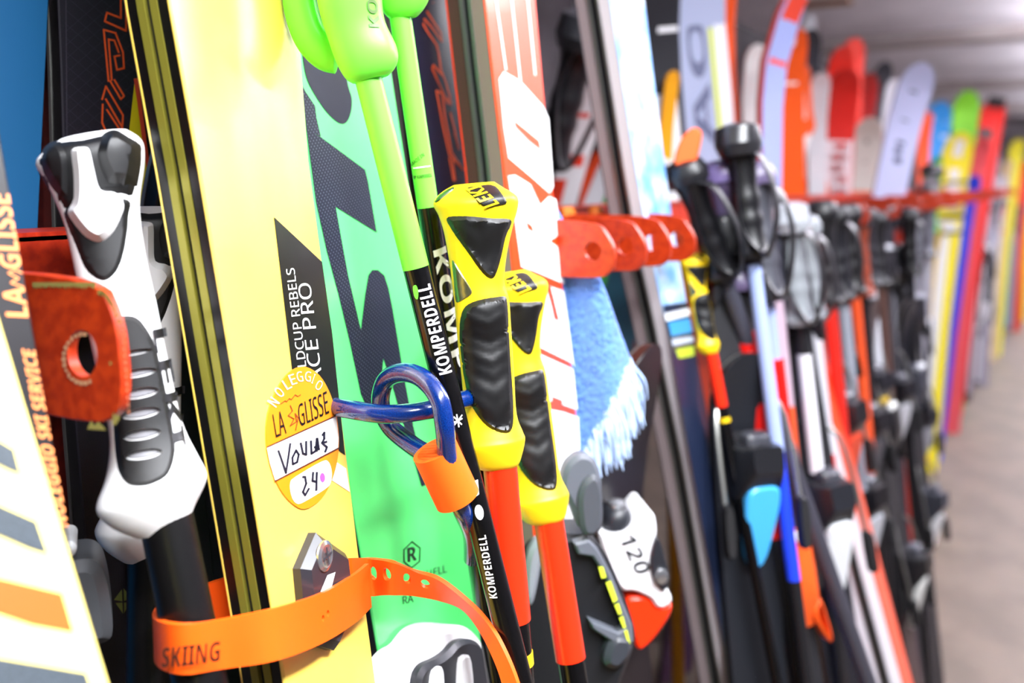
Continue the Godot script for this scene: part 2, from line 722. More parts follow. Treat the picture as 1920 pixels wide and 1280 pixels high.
# an alpine binding mounted on a topsheet around v: plate, toe piece with wings, heel tower with lever, brake arms
func binding(t: Node3D, v: float, w: float, body_m: StandardMaterial3D, acc: StandardMaterial3D, s := 1.0, toe_m: Material = null) -> void:
	var g := G.new()
	mound(g, Vector3(0, v, 0), w * 0.92, 0.46 * s, [[0.0, 1, 1], [0.006, 0.97, 0.99], [0.009, 0.9, 0.96]], 20, 7.0)
	part("binding_plate", g, pl("1c1c20", 0.5), t)
	g = G.new()
	mound(g, Vector3(0, v + 0.165 * s, 0.008), w * 0.9, 0.115 * s, [[0.0, 1, 1], [0.014 * s, 1, 0.97, 0.002], [0.026 * s, 0.82, 0.7, 0.012], [0.033 * s, 0.55, 0.5, 0.018]], 16, 6.0)
	var toe := part("toe_piece", g, toe_m if toe_m else body_m, t)
	g = G.new()
	prism(g, rounded(PackedVector2Array([Vector2(-w * 0.2, v + 0.17 * s), Vector2(w * 0.2, v + 0.17 * s), Vector2(w * 0.26, v + 0.225 * s), Vector2(-w * 0.26, v + 0.225 * s)]), 0.2), 0.03 * s, 0.042 * s, 0.003)
	part("toe_cap", g, body_m if toe_m == null and acc.albedo_color.b > 0.8 and acc.albedo_color.r < 0.5 else acc, toe)
	for k in [-1, 1]:
		g = G.new()
		prism(g, rounded(PackedVector2Array([Vector2(k * w * 0.2, v + 0.13 * s), Vector2(k * w * 0.46, v + 0.09 * s), Vector2(k * w * 0.52, v + 0.1 * s), Vector2(k * w * 0.4, v + 0.15 * s)]), 0.2), 0.016, 0.036 * s, 0.003)
		part("toe_wing", g, body_m, toe)
	g = G.new()
	mound(g, Vector3(0, v - 0.13 * s, 0.008), w * 0.8, 0.085 * s, [[0.0, 1, 1], [0.02 * s, 1, 0.95], [0.042 * s, 0.8, 0.62, 0.012 * s], [0.056 * s, 0.62, 0.4, 0.02 * s]], 16, 6.0)
	var heel := part("heel_piece", g, body_m, t)
	g = G.new()
	var fr := Transform3D(Basis(Vector3.RIGHT, 0.35), Vector3(0, v - 0.145 * s, 0.046 * s))
	prism(g, rounded(PackedVector2Array([Vector2(-w * 0.16, -0.12 * s), Vector2(w * 0.16, -0.12 * s), Vector2(w * 0.3, -0.03 * s), Vector2(w * 0.24, 0.0), Vector2(-w * 0.24, 0.0), Vector2(-w * 0.3, -0.03 * s)]), 0.2), -0.005, 0.006, 0.002, 0.002)
	var lever := part("heel_lever", g, acc, heel)
	lever.transform = fr
	g = G.new()
	mound(g, Vector3(0, v - 0.09 * s, 0.03 * s), w * 0.45, 0.03 * s, [[0.0, 1, 1], [0.016 * s, 0.9, 0.8], [0.02 * s, 0.6, 0.5]], 14, 4.0)
	part("heel_cup", g, pl("3a3b42", 0.4), heel)
	for k in [-1, 1]:
		g = G.new()
		var q := [Vector3(k * w * 0.4, v - 0.03 * s, 0.012), Vector3(k * w * 0.58, v - 0.06 * s, 0.02), Vector3(k * w * 0.62, v - 0.17 * s, 0.03), Vector3(k * w * 0.62, v - 0.2 * s, 0.032)]
		tube(g, curve3(q, 4), [0.0026], 7)
		var arm := part("brake_arm", g, steel(), t)
		g = G.new()
		mound(g, Vector3(k * w * 0.62, v - 0.2 * s, 0.026), 0.011, 0.05, [[0.0, 0.8, 1], [0.006, 1, 1], [0.012, 0.8, 0.9]], 12)
		part("brake_pad", g, pl("141416", 0.6), arm)


# ---------------------------------------------------------------- poles
# grip_top and low are two points of the axis; shaft: [[metres below the grip top, to, material, radius] ...]
func pole(label: String, group: String, grip_top: Vector3, low: Vector3, grip: Material, cap: Material, strap: Material, shaft: Array, big := 1.0, knob := "round") -> Node3D:
	var fr := standing(low, grip_top, EYE - low)
	var t := thing("ski_pole", label, "ski pole", fr, group)
	var l := fr.origin.distance_to(grip_top)
	var g := G.new()
	var h := 0.125 * big
	var w := 0.0155 * big
	var rows := []
	for q in [[0.0, 1.15], [0.05, 1.3], [0.1, 1.1], [0.25, 0.92], [0.33, 1.02], [0.42, 0.9], [0.5, 1.0], [0.6, 0.9], [0.7, 0.95], [0.8, 1.05], [0.92, 1.3], [0.98, 1.25], [1.0, 0.9]]:
		rows.append([-w * q[1], w * q[1], l - h + h * q[0], w * q[1] * 1.15])
	body(g, rows, 18, 2.3, 2)
	part("grip", g, grip, t)
	g = G.new()
	if knob == "round":
		mound_y(g, Vector3(0, l - 0.012 * big, 0.001), w * 1.42, w * 1.6, [[0.0, 1.0], [0.01 * big, 1.05], [0.02 * big, 0.85], [0.024 * big, 0.5]])
	else:
		mound_y(g, Vector3(0, l - 0.016 * big, 0.004), w * 1.5, w * 2.1, [[0.0, 0.9], [0.012 * big, 1.1], [0.03 * big, 1.0], [0.034 * big, 0.6]])
	part("grip_cap", g, cap, t)
	if strap:
		g = G.new()
		var q := [Vector3(0, l - 0.01, w), Vector3(0.022 * big, l - 0.02, w * 1.6), Vector3(0.03 * big, l - 0.07, w * 1.8), Vector3(0.014 * big, l - 0.12 * big, w * 1.8), Vector3(-0.008 * big, l - 0.08, w * 1.6), Vector3(-0.004, l - 0.014, w * 1.2)]
		tube(g, curve3(q, 6), [0.007 * big], 8, true, 0.22)
		part("strap", g, strap, t)
	for s in shaft:
		g = G.new()
		var a: float = s[0]
		var b: float = minf(s[1], l - 0.05)
		tube(g, [Vector3(0, l - b, 0), Vector3(0, l - a, 0)], [s[3], s[3]], 14)
		part("shaft", g, s[2], t)
	g = G.new()
	tube(g, [Vector3(0, 0.0, 0), Vector3(0, 0.012, 0), Vector3(0, 0.06, 0)], [0.001, 0.0035, 0.005], 10)
	part("tip", g, mt("tip_steel", Color(0.55, 0.55, 0.56), 0.35, 0.8), t)
	g = G.new()
	mound_y(g, Vector3(0, 0.05, 0), 0.027, 0.027, [[0.0, 0.5], [0.004, 1.0], [0.008, 1.0], [0.014, 0.4]])
	part("basket", g, pl("17171a", 0.55), t)
	return t

func mound_y(g: G, c: Vector3, rx: float, rz: float, levels: Array, n := 18, e := 2.4) -> void:
	var rings := []
	for q in levels:
		var ring := PackedVector3Array()
		for k in n:
			var a := TAU * k / n
			ring.append(c + Vector3(rx * q[1] * signf(sin(a)) * pow(absf(sin(a)), 2.0 / e), q[0], rz * q[1] * signf(cos(a)) * pow(absf(cos(a)), 2.0 / e)))
		rings.append(ring)
	loft(g, rings)


# ---------------------------------------------------------------- the setting
func setting() -> void:
	var floor_m := noise_mat("concrete", Color(0.34, 0.295, 0.25), Color(0.40, 0.35, 0.30), 0.012, 0.8, 0.55)
	var wall_m := noise_mat("plaster", Color(0.30, 0.28, 0.30), Color(0.36, 0.34, 0.36), 0.01, 0.7, 0.8)
	var ceil_m := noise_mat("ceiling_paint", Color(0.78, 0.75, 0.79), Color(0.84, 0.81, 0.85), 0.006, 0.4, 0.5)
	var g := G.new()
	box(g, Vector3(-2.4, -0.12, -24.0), Vector3(2.0, 0.0, 2.2))
	structure("floor", g, floor_m)
	g = G.new()
	box(g, Vector3(-2.4, CEIL, -24.0), Vector3(2.0, CEIL + 0.12, 2.2))
	structure("ceiling", g, ceil_m)
	var k := 0
	for b in [[Vector3(-2.4, 0, -24.0), Vector3(-2.28, CEIL, 2.2), "wall_rack_side"], [Vector3(1.88, 0, -24.0), Vector3(2.0, CEIL, 2.2), "wall_aisle_side"], [Vector3(-2.28, 0, -24.0), Vector3(1.88, CEIL, -23.88), "wall_far_end"], [Vector3(-2.28, 0, 2.08), Vector3(1.88, CEIL, 2.2), "wall_near_end"]]:
		g = G.new()
		box(g, b[0], b[1])
		structure(b[2], g, ceil_m if b[2] == "wall_far_end" else wall_m)
	for z in [-4.4, -8.8, -13.2, -17.6]:
		g = G.new()
		box(g, Vector3(-2.28, CEIL - 0.1, z - 0.14), Vector3(1.88, CEIL, z + 0.14), 0.006)
		var b := part("ceiling_beam", g, noise_mat("beam_paint", Color(0.55, 0.50, 0.50), Color(0.62, 0.58, 0.58), 0.006, 0.4, 0.6), self)
		b.set_meta("kind", "structure")
	g = G.new()
	box(g, Vector3(-1.75, CEIL - 0.03, -6.95), Vector3(-1.3, CEIL, -6.85), 0.003)
	structure("trim_1", g, noise_mat("ceiling_wood", Color(0.42, 0.27, 0.14), Color(0.52, 0.35, 0.19), 0.02, 3.0, 0.6))


# ---------------------------------------------------------------- the rack
const RAIL_X := -0.405

func red() -> Material:
	return noise_mat("rack_red", Color(0.62, 0.13, 0.05), Color(0.76, 0.2, 0.08), 0.02, 9.0, 0.42)

func rack() -> void:
	var t := thing("ski_rack", "long red painted steel rack with a rail of holed finger plates", "rack", Transform3D())
	var g := G.new()
	var y := EYE.y
	box(g, Vector3(RAIL_X - 0.004, y - 0.05, -9.0), Vector3(RAIL_X, y - 0.024, 0.7))
	box(g, Vector3(RAIL_X - 0.04, y - 0.026, -9.0), Vector3(RAIL_X, y - 0.022, 0.7))
	part("rail", g, red(), t)
	for z in [-0.345, -1.55, -2.9, -4.3, -5.7, -7.1, -8.5]:
		g = G.new()
		box(g, Vector3(-0.54, 0.0, z - 0.02), Vector3(-0.5, y + (0.6 if z > -0.4 else -0.052), z + 0.02), 0.003)
		part("post", g, noise_mat("rack_dark_red", Color(0.34, 0.06, 0.04), Color(0.42, 0.09, 0.06), 0.02, 9.0, 0.45), t)
	var zs := [-0.215, -0.615, -0.673, -0.725, -0.783, -1.2, -1.62, -1.95, -2.3, -2.65, -3.1, -3.6, -4.1, -4.7, -5.3, -6.0, -6.8, -7.6]
	for i in zs.size():
		g = G.new()
		if i == 0:
			finger(g, zs[i], -0.2845, EYE.y - 0.0338, EYE.y - 0.0869, 0.0086)
		else:
			finger(g, zs[i])
		var p := part("finger_plate", g, noise_mat("finger_red", Color(0.60, 0.15, 0.03), Color(0.70, 0.21, 0.05), 0.02, 12.0, 0.38), t)
		if i == 0:
			chips(p, zs[i] + 0.002)
		elif i < 5:
			g = G.new()
			var c := Vector3(RAIL_X + 0.03, y - 0.022, zs[i])
			mound_y(g, c + Vector3(0, -0.006, -0.004), 0.007, 0.007, [[0.0, 1.0], [0.005, 1.0], [0.008, 0.6]], 6, 2.0)
			part("bolt", g, pl("d8742a", 0.4), p)

func finger(g: G, z: float, tip := -0.277, top := EYE.y - 0.026, bot := EYE.y - 0.069, hole := 0.0068) -> void:
	var o := PackedVector2Array([Vector2(RAIL_X - 0.002, bot + 0.002), Vector2(tip - 0.012, bot), Vector2(tip - 0.001, bot + 0.008), Vector2(tip, bot + 0.02), Vector2(tip - 0.0035, top - 0.014), Vector2(tip - 0.014, top), Vector2(RAIL_X - 0.002, top)])
	var c := Vector2(tip - 2.6 * hole, (top + bot) / 2.0 - 0.001)
	o = dense(rounded(ccw(o), 0.2, 2), 0.003)
	var n := 40
	var outer := PackedVector2Array()
	var inner := PackedVector2Array()
	for k in n:
		var d := Vector2.from_angle(TAU * k / n)
		inner.append(c + d * hole)
		var best := c + d * 0.01
		for i in o.size():
			var h = Geometry2D.segment_intersects_segment(c, c + d * 0.4, o[i], o[(i + 1) % o.size()])
			if h != null:
				best = h
		outer.append(best)
	var th := 0.002
	var bv := 0.0006
	var oi := inset(outer, bv)
	for k in n:
		var m := (k + 1) % n
		g.quad(v3(outer[k], z - th), v3(outer[m], z - th), v3(outer[m], z + th - bv), v3(outer[k], z + th - bv))
		g.quad(v3(outer[k], z + th - bv), v3(outer[m], z + th - bv), v3(oi[m], z + th), v3(oi[k], z + th))
		g.quad(v3(oi[k], z + th), v3(oi[m], z + th), v3(inner[m], z + th), v3(inner[k], z + th))
		g.quad(v3(inner[k], z - th), v3(inner[m], z - th), v3(outer[m], z - th), v3(outer[k], z - th))
		g.quad(v3(inner[m], z - th), v3(inner[k], z - th), v3(inner[k], z + th), v3(inner[m], z + th))

# worn paint on the finger plate: primer showing along its top edge, round the hole and at the lower corner
func chips(p: Node, z: float) -> void:
	var fr := Transform3D(Basis(), Vector3(0, 0, z))
	var primer := pl("8f8646", 0.7)
	var t := PackedVector2Array()
	var r := RandomNumberGenerator.new()
	r.seed = 3
	for k in 22:
		var x := 62.0 + k * 5.4
		t.append_array(poly_t([x, 529.0, x + 6.0, 529.0, x + 5.0, 534.0 + r.randf() * 6.0, x + 2.5, 536.0 + r.randf() * 7.0, x, 533.0 + r.randf() * 5.0]))
	for k in 9:
		var x := 186.0 + k * 4.6
		var y := 541.0 + k * k * 0.86
		t.append_array(poly_t([x, y, x + 6.0, y + 6.0, x + 4.0, y + 11.0 + r.randf() * 5.0, x - 2.0, y + 6.0 + r.randf() * 4.0]))
	t.append_array(poly_t([165, 804, 172, 788, 178, 797, 186, 790, 196, 800, 200, 806]))
	t.append_array(poly_t([212, 795, 213, 772, 218, 780, 223, 774, 226, 784, 218, 797]))
	t.append_array(poly_t([206, 680, 209, 676, 211, 681, 208, 685]))
	prt("worn_primer", p, fr, t, primer).transform = fr
	t = PackedVector2Array()
	for k in 16:
		var a := 1.2 + k * 0.24
		var q := Vector2(157, 672) + Vector2(36 * cos(a), 46 * sin(a))
		t.append_array(ell_t_fan(q, 3.0 + r.randf() * 2.6, 3.5 + r.randf() * 3.0))
	prt("worn_metal", p, fr, t, pl("b98a68", 0.6)).transform = fr
	t = PackedVector2Array()
	for k in 14:
		var y := 600.0 + k * 13.0
		var x := 229.0 + (y - 600.0) * 0.065
		t.append_array(poly_t([x, y, x + 4.0, y - 3.0, x + 5.0, y + 5.0 + r.randf() * 6.0, x + 1.0, y + 4.0]))
	prt("worn_edge", p, fr, t, pl("e58a6a", 0.6)).transform = fr

func ell_t_fan(c: Vector2, a: float, b: float) -> PackedVector2Array:
	return tris_of(ell_t(c, Vector2(a, 0), Vector2(0, b), 9))

# ---------------------------------------------------------------- the skis nearest the lens
func nf(deg: float) -> Vector3:
	return Vector3(cos(deg_to_rad(deg)), 0.08, sin(deg_to_rad(deg)))

func near_skis() -> void:
	yellow_skis()
	striped_ski()
	black_ski()
	curv_skis()
	green_ski()
	hero_skis()
	ice_skis()

func side_black() -> Material:
	return mt("sidewall_black", Color(0.035, 0.035, 0.038), 0.28)

func yellow_skis() -> void:
	var fr := standing(onx(620, 1280, -0.292), onx(437, 0, -0.325), nf(-13))
	var l := 1.6
	var rows := edge_rows(fr, [[318, 2, 555, 0], [376, 320, 580, 310], [430, 640, 623, 630], [484, 960, 662, 945], [537, 1280, 702, 1265]], l)
	var yel := mt("ski_yellow", Color(1.0, 0.85, 0.36), 0.34, 0.0, 1.0)
	yel.clearcoat_roughness = 0.32
	yel.metallic_specular = 0.7
	var t := thing("ski", "bright yellow ski with a black triangle panel and round orange rental sticker", "ski", fr, "yellow race skis strapped as a pair")
	ski_parts(t, rows, l, 0.0108, yel, side_black(), mt("edge_reflection_tint", Color(0.55, 0.53, 0.2), 0.3, 0.35), pl("24242a", 0.4), 0.05, 0.2, 0.09, 0.0036)  # olive edge colour stands in for yellow reflected in the steel
	var ink := pl("0d0d0e", 0.35)
	var white := pl("f4f4f0", 0.4)
	prt("black_panel", t, fr, poly_t([513, 407, 603, 491, 622, 625, 646, 853, 622, 835, 556, 770]), ink)
	prt("white_stripe", t, fr, poly_t([624, 862, 648, 878, 655, 922, 612, 894]), white)
	prt("lettering", t, fr, text_t("WORLDCUP REBELS", Vector2(580, 752), Vector2(-30, -250), Vector2(-16, 2), false), white, null, 0.0006)
	prt("lettering", t, fr, text_t("RACE PRO", Vector2(606, 742), Vector2(-26, -212), Vector2(-24, 2), false), white, null, 0.0006)
	# the rental sticker
	var g := G.new()
	var e := uvs(fr, [497, 826, 500, 775, 517, 730, 540, 698, 566, 687, 592, 699, 612, 727, 627, 770, 633, 815, 631, 858, 620, 900, 600, 935, 570, 954, 545, 943, 522, 915, 505, 872])
	prism(g, closed(e, 4), 0.0, 0.0007)
	var st := part("rental_sticker", g, pl("ee8612", 0.45), t)
	st.set_meta("label", "round orange rental sticker with handwritten white fields")
	var up = null
	prt("name_field", st, fr, poly_t([497, 838, 627, 779, 632, 820, 631, 840, 513, 901, 503, 868]), white, up, 0.0009)
	prt("field_line", st, fr, stroke_t([497, 838, 627, 779], 2.4), pl("5a2a18"), up, 0.0011)
	prt("field_line", st, fr, stroke_t([513, 901, 631, 840], 2.4), pl("5a2a18"), up, 0.0011)
	prt("number_field", st, fr, tris_of(closed(pairs([541, 905, 552, 893, 600, 865, 613, 866, 619, 884, 617, 905, 606, 917, 566, 941, 552, 943, 543, 928]), 4)), white, up, 0.0009)
	prt("lettering", st, fr, text_t("LA", Vector2(514, 820), Vector2(20, -8), Vector2(-7, -43), false), ink, up, 0.0010)
	prt("lettering", st, fr, text_t("GLISSE", Vector2(559, 800), Vector2(55, -26), Vector2(-5, -41), false), ink, up, 0.0010)
	prt("skier_mark", st, fr, stroke_t([541, 760, 545, 770, 537, 779, 548, 785, 541, 798, 553, 790, 550, 775, 556, 783, 551, 806], 1.6), pl("8a3b14"), up, 0.0010)
	prt("mountain_line", st, fr, stroke_t([523, 757, 531, 751, 534, 753, 539, 747, 543, 749, 550, 740, 555, 743, 560, 740], 1.4), pl("8a3b14"), up, 0.0010)
	var word := "NOLEGGIO"
	var tris := PackedVector2Array()
	var spots := [[514, 764, -50], [523, 746, -40], [535, 731, -28], [544, 722, -18], [555, 716, -6], [568, 714, 10], [580, 718, 24], [586, 727, 34]]
	for k in 8:
		var a := deg_to_rad(float(spots[k][2]))
		var wx := 6.0 if word[k] == "I" else 11.0
		if word[k] == "I":
			wx = 3.0
		tris.append_array(text_t(word[k], Vector2(spots[k][0], spots[k][1]), Vector2(cos(a), sin(a)) * wx, Vector2(sin(a) - 0.1, -cos(a)) * 19.0, false))
	prt("lettering", st, fr, tris, pl("fff4e8"), up, 0.0010)
	var pen := pl("141428", 0.5)
	var hand := PackedVector2Array()
	for q in [[518, 845, 524, 862, 532, 886, 536, 860, 540, 832], [551, 844, 544, 858, 545, 870, 553, 866, 556, 852, 551, 844], [560, 831, 564, 850, 570, 852, 570, 828], [579, 827, 580, 850, 588, 845, 590, 822], [590, 845, 591, 822, 594, 842, 586, 838], [601, 815, 604, 811, 604, 822, 600, 830, 608, 828], [602, 832, 609, 838, 606, 846], [564, 894, 568, 894, 570, 906, 564, 922, 568, 928, 575, 916], [583, 886, 582, 901, 589, 903], [590, 886, 589, 918]]:
		hand.append_array(stroke_t(q, 3.8))
	prt("handwriting", st, fr, hand, pen, up, 0.0012)
	prt("purple_dot", st, fr, tris_of(ell_t(Vector2(601, 895), Vector2(4.6, -1), Vector2(1, 8.5))), pl("9a4fc8"), up, 0.0011)
	# the bevelled badge
	g = G.new()
	prism(g, uvs(fr, [592, 998, 647, 1037, 655, 1105, 652, 1160, 626, 1219, 586, 1206, 569, 1130, 563, 1066], 0.004), 0.0, 0.0075, 0.0035)
	var badge := part("badge", g, pl("2a2a30", 0.32), t)
	badge.set_meta("label", "black bevelled plastic badge with a silver screw")
	g = G.new()
	var c := uv(fr, 610, 1042, 0.008)
	mound(g, v3(c, 0.0072), 0.0135, 0.0135, [[0.0, 1, 1], [0.001, 1, 1], [0.0018, 0.75, 0.75], [0.0012, 0.55, 0.55]], 20, 2.0)
	var screw := part("screw", g, mt("screw_steel", Color(0.75, 0.76, 0.78), 0.25, 0.9), badge)
	prl("screw_slot", badge, tris_of(PackedVector2Array([c + Vector2(-0.004, -0.0006), c + Vector2(0.004, -0.0006), c + Vector2(0.004, 0.0006), c + Vector2(-0.004, 0.0006)])), pl("33343a"), null, 0.0093)
	prl("screw_slot", badge, tris_of(PackedVector2Array([c + Vector2(-0.0006, -0.004), c + Vector2(0.0006, -0.004), c + Vector2(0.0006, 0.004), c + Vector2(-0.0006, 0.004)])), pl("33343a"), null, 0.0093)
	prt("white_mark", badge, fr, poly_t([614, 1078, 629, 1072, 618, 1115, 600, 1112]), white, null, 0.0078, 0.0, 0.0078)
	# its partner, base to base behind it
	var bf := behind(fr, 0.0226)
	var t2 := thing("ski", "yellow ski standing base to base behind the stickered one, showing its dark edge", "ski", bf, "yellow race skis strapped as a pair")
	ski_parts(t2, mirrored(rows), l, 0.0108, yel, side_black(), mt("edge_reflection_tint", Color(0.55, 0.53, 0.2), 0.3, 0.35), pl("24242a", 0.4), 0.05, 0.2, 0.09, 0.0036)  # same olive edge, the reflected yellow put into its colour

func striped_ski() -> void:
	var fr := standing(onx(205, 1280, -0.25), onx(0, 600, -0.29), nf(8))
	var l := 1.55
	var t := thing("ski", "pale yellow ski with slanting grey and orange stripes beside the black lettered ski", "ski", fr)
	var rows := [[0.0, -0.1, 0.0], [l * 0.5, -0.095, 0.0], [l + 0.2, -0.11, 0.0]]
	ski_parts(t, rows, l, 0.016, mt("ski_pale", Color(1.0, 0.92, 0.52), 0.3, 0.0, 0.3), pl("d9d36a", 0.35), steel(), pl("24242a", 0.4))
	var grey := noise_mat("stripe_grey", Color(0.20, 0.23, 0.25), Color(0.27, 0.3, 0.33), 0.05, 30.0, 0.4)
	var org := pl("e0561c", 0.4)
	prt("stripe", t, fr, poly_t([-90, 790, 0, 828, 25, 843, 37, 888, 20, 882, -90, 830]), grey)
	prt("stripe", t, fr, poly_t([-110, 905, 0, 948, 67, 978, 88, 1038, 55, 1028, 0, 1004, -110, 958]), grey)
	prt("stripe", t, fr, poly_t([-120, 1055, 0, 1085, 115, 1113, 136, 1184, 60, 1170, 0, 1150, -120, 1120]), org)
	prt("stripe", t, fr, poly_t([-120, 1205, 0, 1234, 160, 1262, 186, 1340, 0, 1300, -120, 1270]), grey)

func black_ski() -> void:
	var fr := standing(onx(130, 1010, -0.288), onx(0, 250, -0.322), nf(8))
	var l := 1.5
	var t := thing("ski", "black ski with orange rental shop lettering beside the red finger plate", "ski", fr)
	ski_parts(t, [[0.0, -0.1, 0.0], [l + 0.2, -0.09, 0.0]], l, 0.015, pl("17161a", 0.4), side_black(), steel(), pl("24242a", 0.4))
	var org := pl("f09050", 0.45)
	prt("lettering", t, fr, text_t("NOLEGGIO SKI SERVICE", Vector2(127, 987), Vector2(-62, -330), Vector2(-25, -3)), org)
	prt("lettering", t, fr, text_t("LA", Vector2(53, 595), Vector2(-8, -56), Vector2(-42, -2)), org)
	prt("lettering", t, fr, text_t("GLISSE", Vector2(41, 504), Vector2(-24, -140), Vector2(-40, -2)), org)
	prt("skier_mark", t, fr, stroke_t([42, 538, 20, 530, 34, 522, 15, 512, 28, 506, 40, 512], 3.0), org)

func curv_skis() -> void:
	# seen beyond the white grip
	var fr := standing(onx(300, 620, -0.445), onx(245, 0, -0.465), nf(6))
	var l := 1.5
	var dark := noise_mat("carbon_print", Color(0.10, 0.09, 0.13), Color(0.16, 0.15, 0.19), 0.08, 40.0, 0.42)
	var org := pl("f2602a", 0.4)
	var t := thing("ski", "dark carbon patterned ski with orange outlined letters beyond the white grip", "ski", fr, "dark skis with orange outlined letters")
	var rows := edge_rows(fr, [[113, 0, 390, 0], [118, 250, 400, 250], [128, 620, 420, 620]], l)
	ski_parts(t, rows, l, 0.015, dark, side_black(), steel(), pl("202024"))
	var w := 3.6
	var ink := PackedVector2Array()
	for q in [[236, -30, 236, 58, 196, 40, 200, 24, 226, 34, 226, -30], [203, 152, 194, 56, 216, 62, 230, 98, 232, 128, 219, 131, 214, 106, 224, 104], [209, 150, 203, 74, 214, 76, 222, 98], [191, 186, 198, 162, 230, 216, 228, 250], [198, 186, 228, 238], [214, 150, 232, 180, 226, 186, 206, 152], [192, 196, 191, 230, 240, 340], [200, 206, 222, 240, 228, 290], [190, 244, 216, 300, 190, 300, 190, 244]]:
		ink.append_array(stroke_t(q, w))
	prt("outlined_letters", t, fr, ink, org)
	var lines := PackedVector2Array()
	for k in 14:
		lines.append_array(stroke_t([122, -60 + k * 26, 260, 60 + k * 26], 0.9))
		lines.append_array(stroke_t([122, 60 + k * 26, 260, -60 + k * 26], 0.9))
	prt("lattice_print", t, fr, lines, pl("353140", 0.4), null, 0.0002)
	for q in [[213, 1124, 228, 1104, 229, 1127], [231, 1102, 248, 1122, 232, 1126], [216, 1130, 229, 1129, 230, 1150], [232, 1129, 245, 1128, 232, 1149]]:
		prt("triangle_mark", t, fr, poly_t(q), pl("8c9c56", 0.45))
	prt("edge_line", t, fr, stroke_t([123, -20, 128, 620], 2.0), pl("3b3742"))
	# seen beyond the green poles
	fr = standing(onx(900, 700, -0.37), onx(822, 0, -0.395), nf(2))
	var t2 := thing("ski", "dark ski with orange outlined letters between the green pole and the orange ski", "ski", fr, "dark skis with orange outlined letters")
	rows = edge_rows(fr, [[752, 0, 845, 0], [790, 330, 882, 330], [830, 700, 925, 700]], l)
	ski_parts(t2, rows, l, 0.015, mt("ski_ink_blue", Color(0.10, 0.11, 0.19), 0.3, 0.0, 0.3), side_black(), steel(), pl("202024"))
	ink = PackedVector2Array()
	for q in [[800, -8, 812, 4], [800, 22, 826, 62, 828, 78, 808, 50, 795, 36], [793, 45, 800, 58, 818, 84, 822, 100, 826, 130, 834, 150, 842, 178, 844, 196, 838, 192, 810, 128, 812, 122, 830, 142], [811, 132, 834, 182, 845, 192], [818, 170, 829, 176, 834, 220, 846, 286, 858, 304, 866, 316, 850, 300], [818, 172, 832, 246, 842, 290, 868, 318], [844, 212, 850, 236, 858, 272, 860, 280, 852, 250], [842, 296, 850, 338], [848, 300, 853, 338]]:
		ink.append_array(stroke_t(q, 3.4))
	prt("outlined_letters", t2, fr, ink, org)
	# the blue base and the yellow panel further back
	fr = standing(onx(72, 425, -0.455), onx(92, 0, -0.47), nf(8))
	var t3 := thing("ski", "plain blue ski standing behind the red rail beside a dark red post", "ski", fr)
	ski_parts(t3, [[0.0, -0.1, 0.0], [l + 0.2, -0.11, 0.0]], l, 0.015, mt("ski_blue", Color(0.0, 0.37, 0.58), 0.55), pl("0a4a70"), steel(), pl("202024"))
	fr = standing(onx(300, 620, -0.425), onx(262, 180, -0.435), nf(0))
	var t4 := thing("ski", "black ski with a yellow panel and red edge line behind the white grips", "ski", fr)
	l = uv(fr, 275, 120).y
	ski_parts(t4, edge_rows(fr, [[238, 180, 330, 180], [262, 620, 360, 620]], l), l, 0.014, pl("15151a", 0.4), side_black(), steel(), pl("202024"))
	prt("yellow_panel", t4, fr, poly_t([252, 150, 266, 230, 292, 394, 262, 390, 246, 330, 242, 240]), pl("f2e21e", 0.4))
	prt("red_line", t4, fr, stroke_t([254, 150, 260, 190, 273, 290, 293, 394], 8.0), pl("f0573a", 0.4), null, 0.0005)

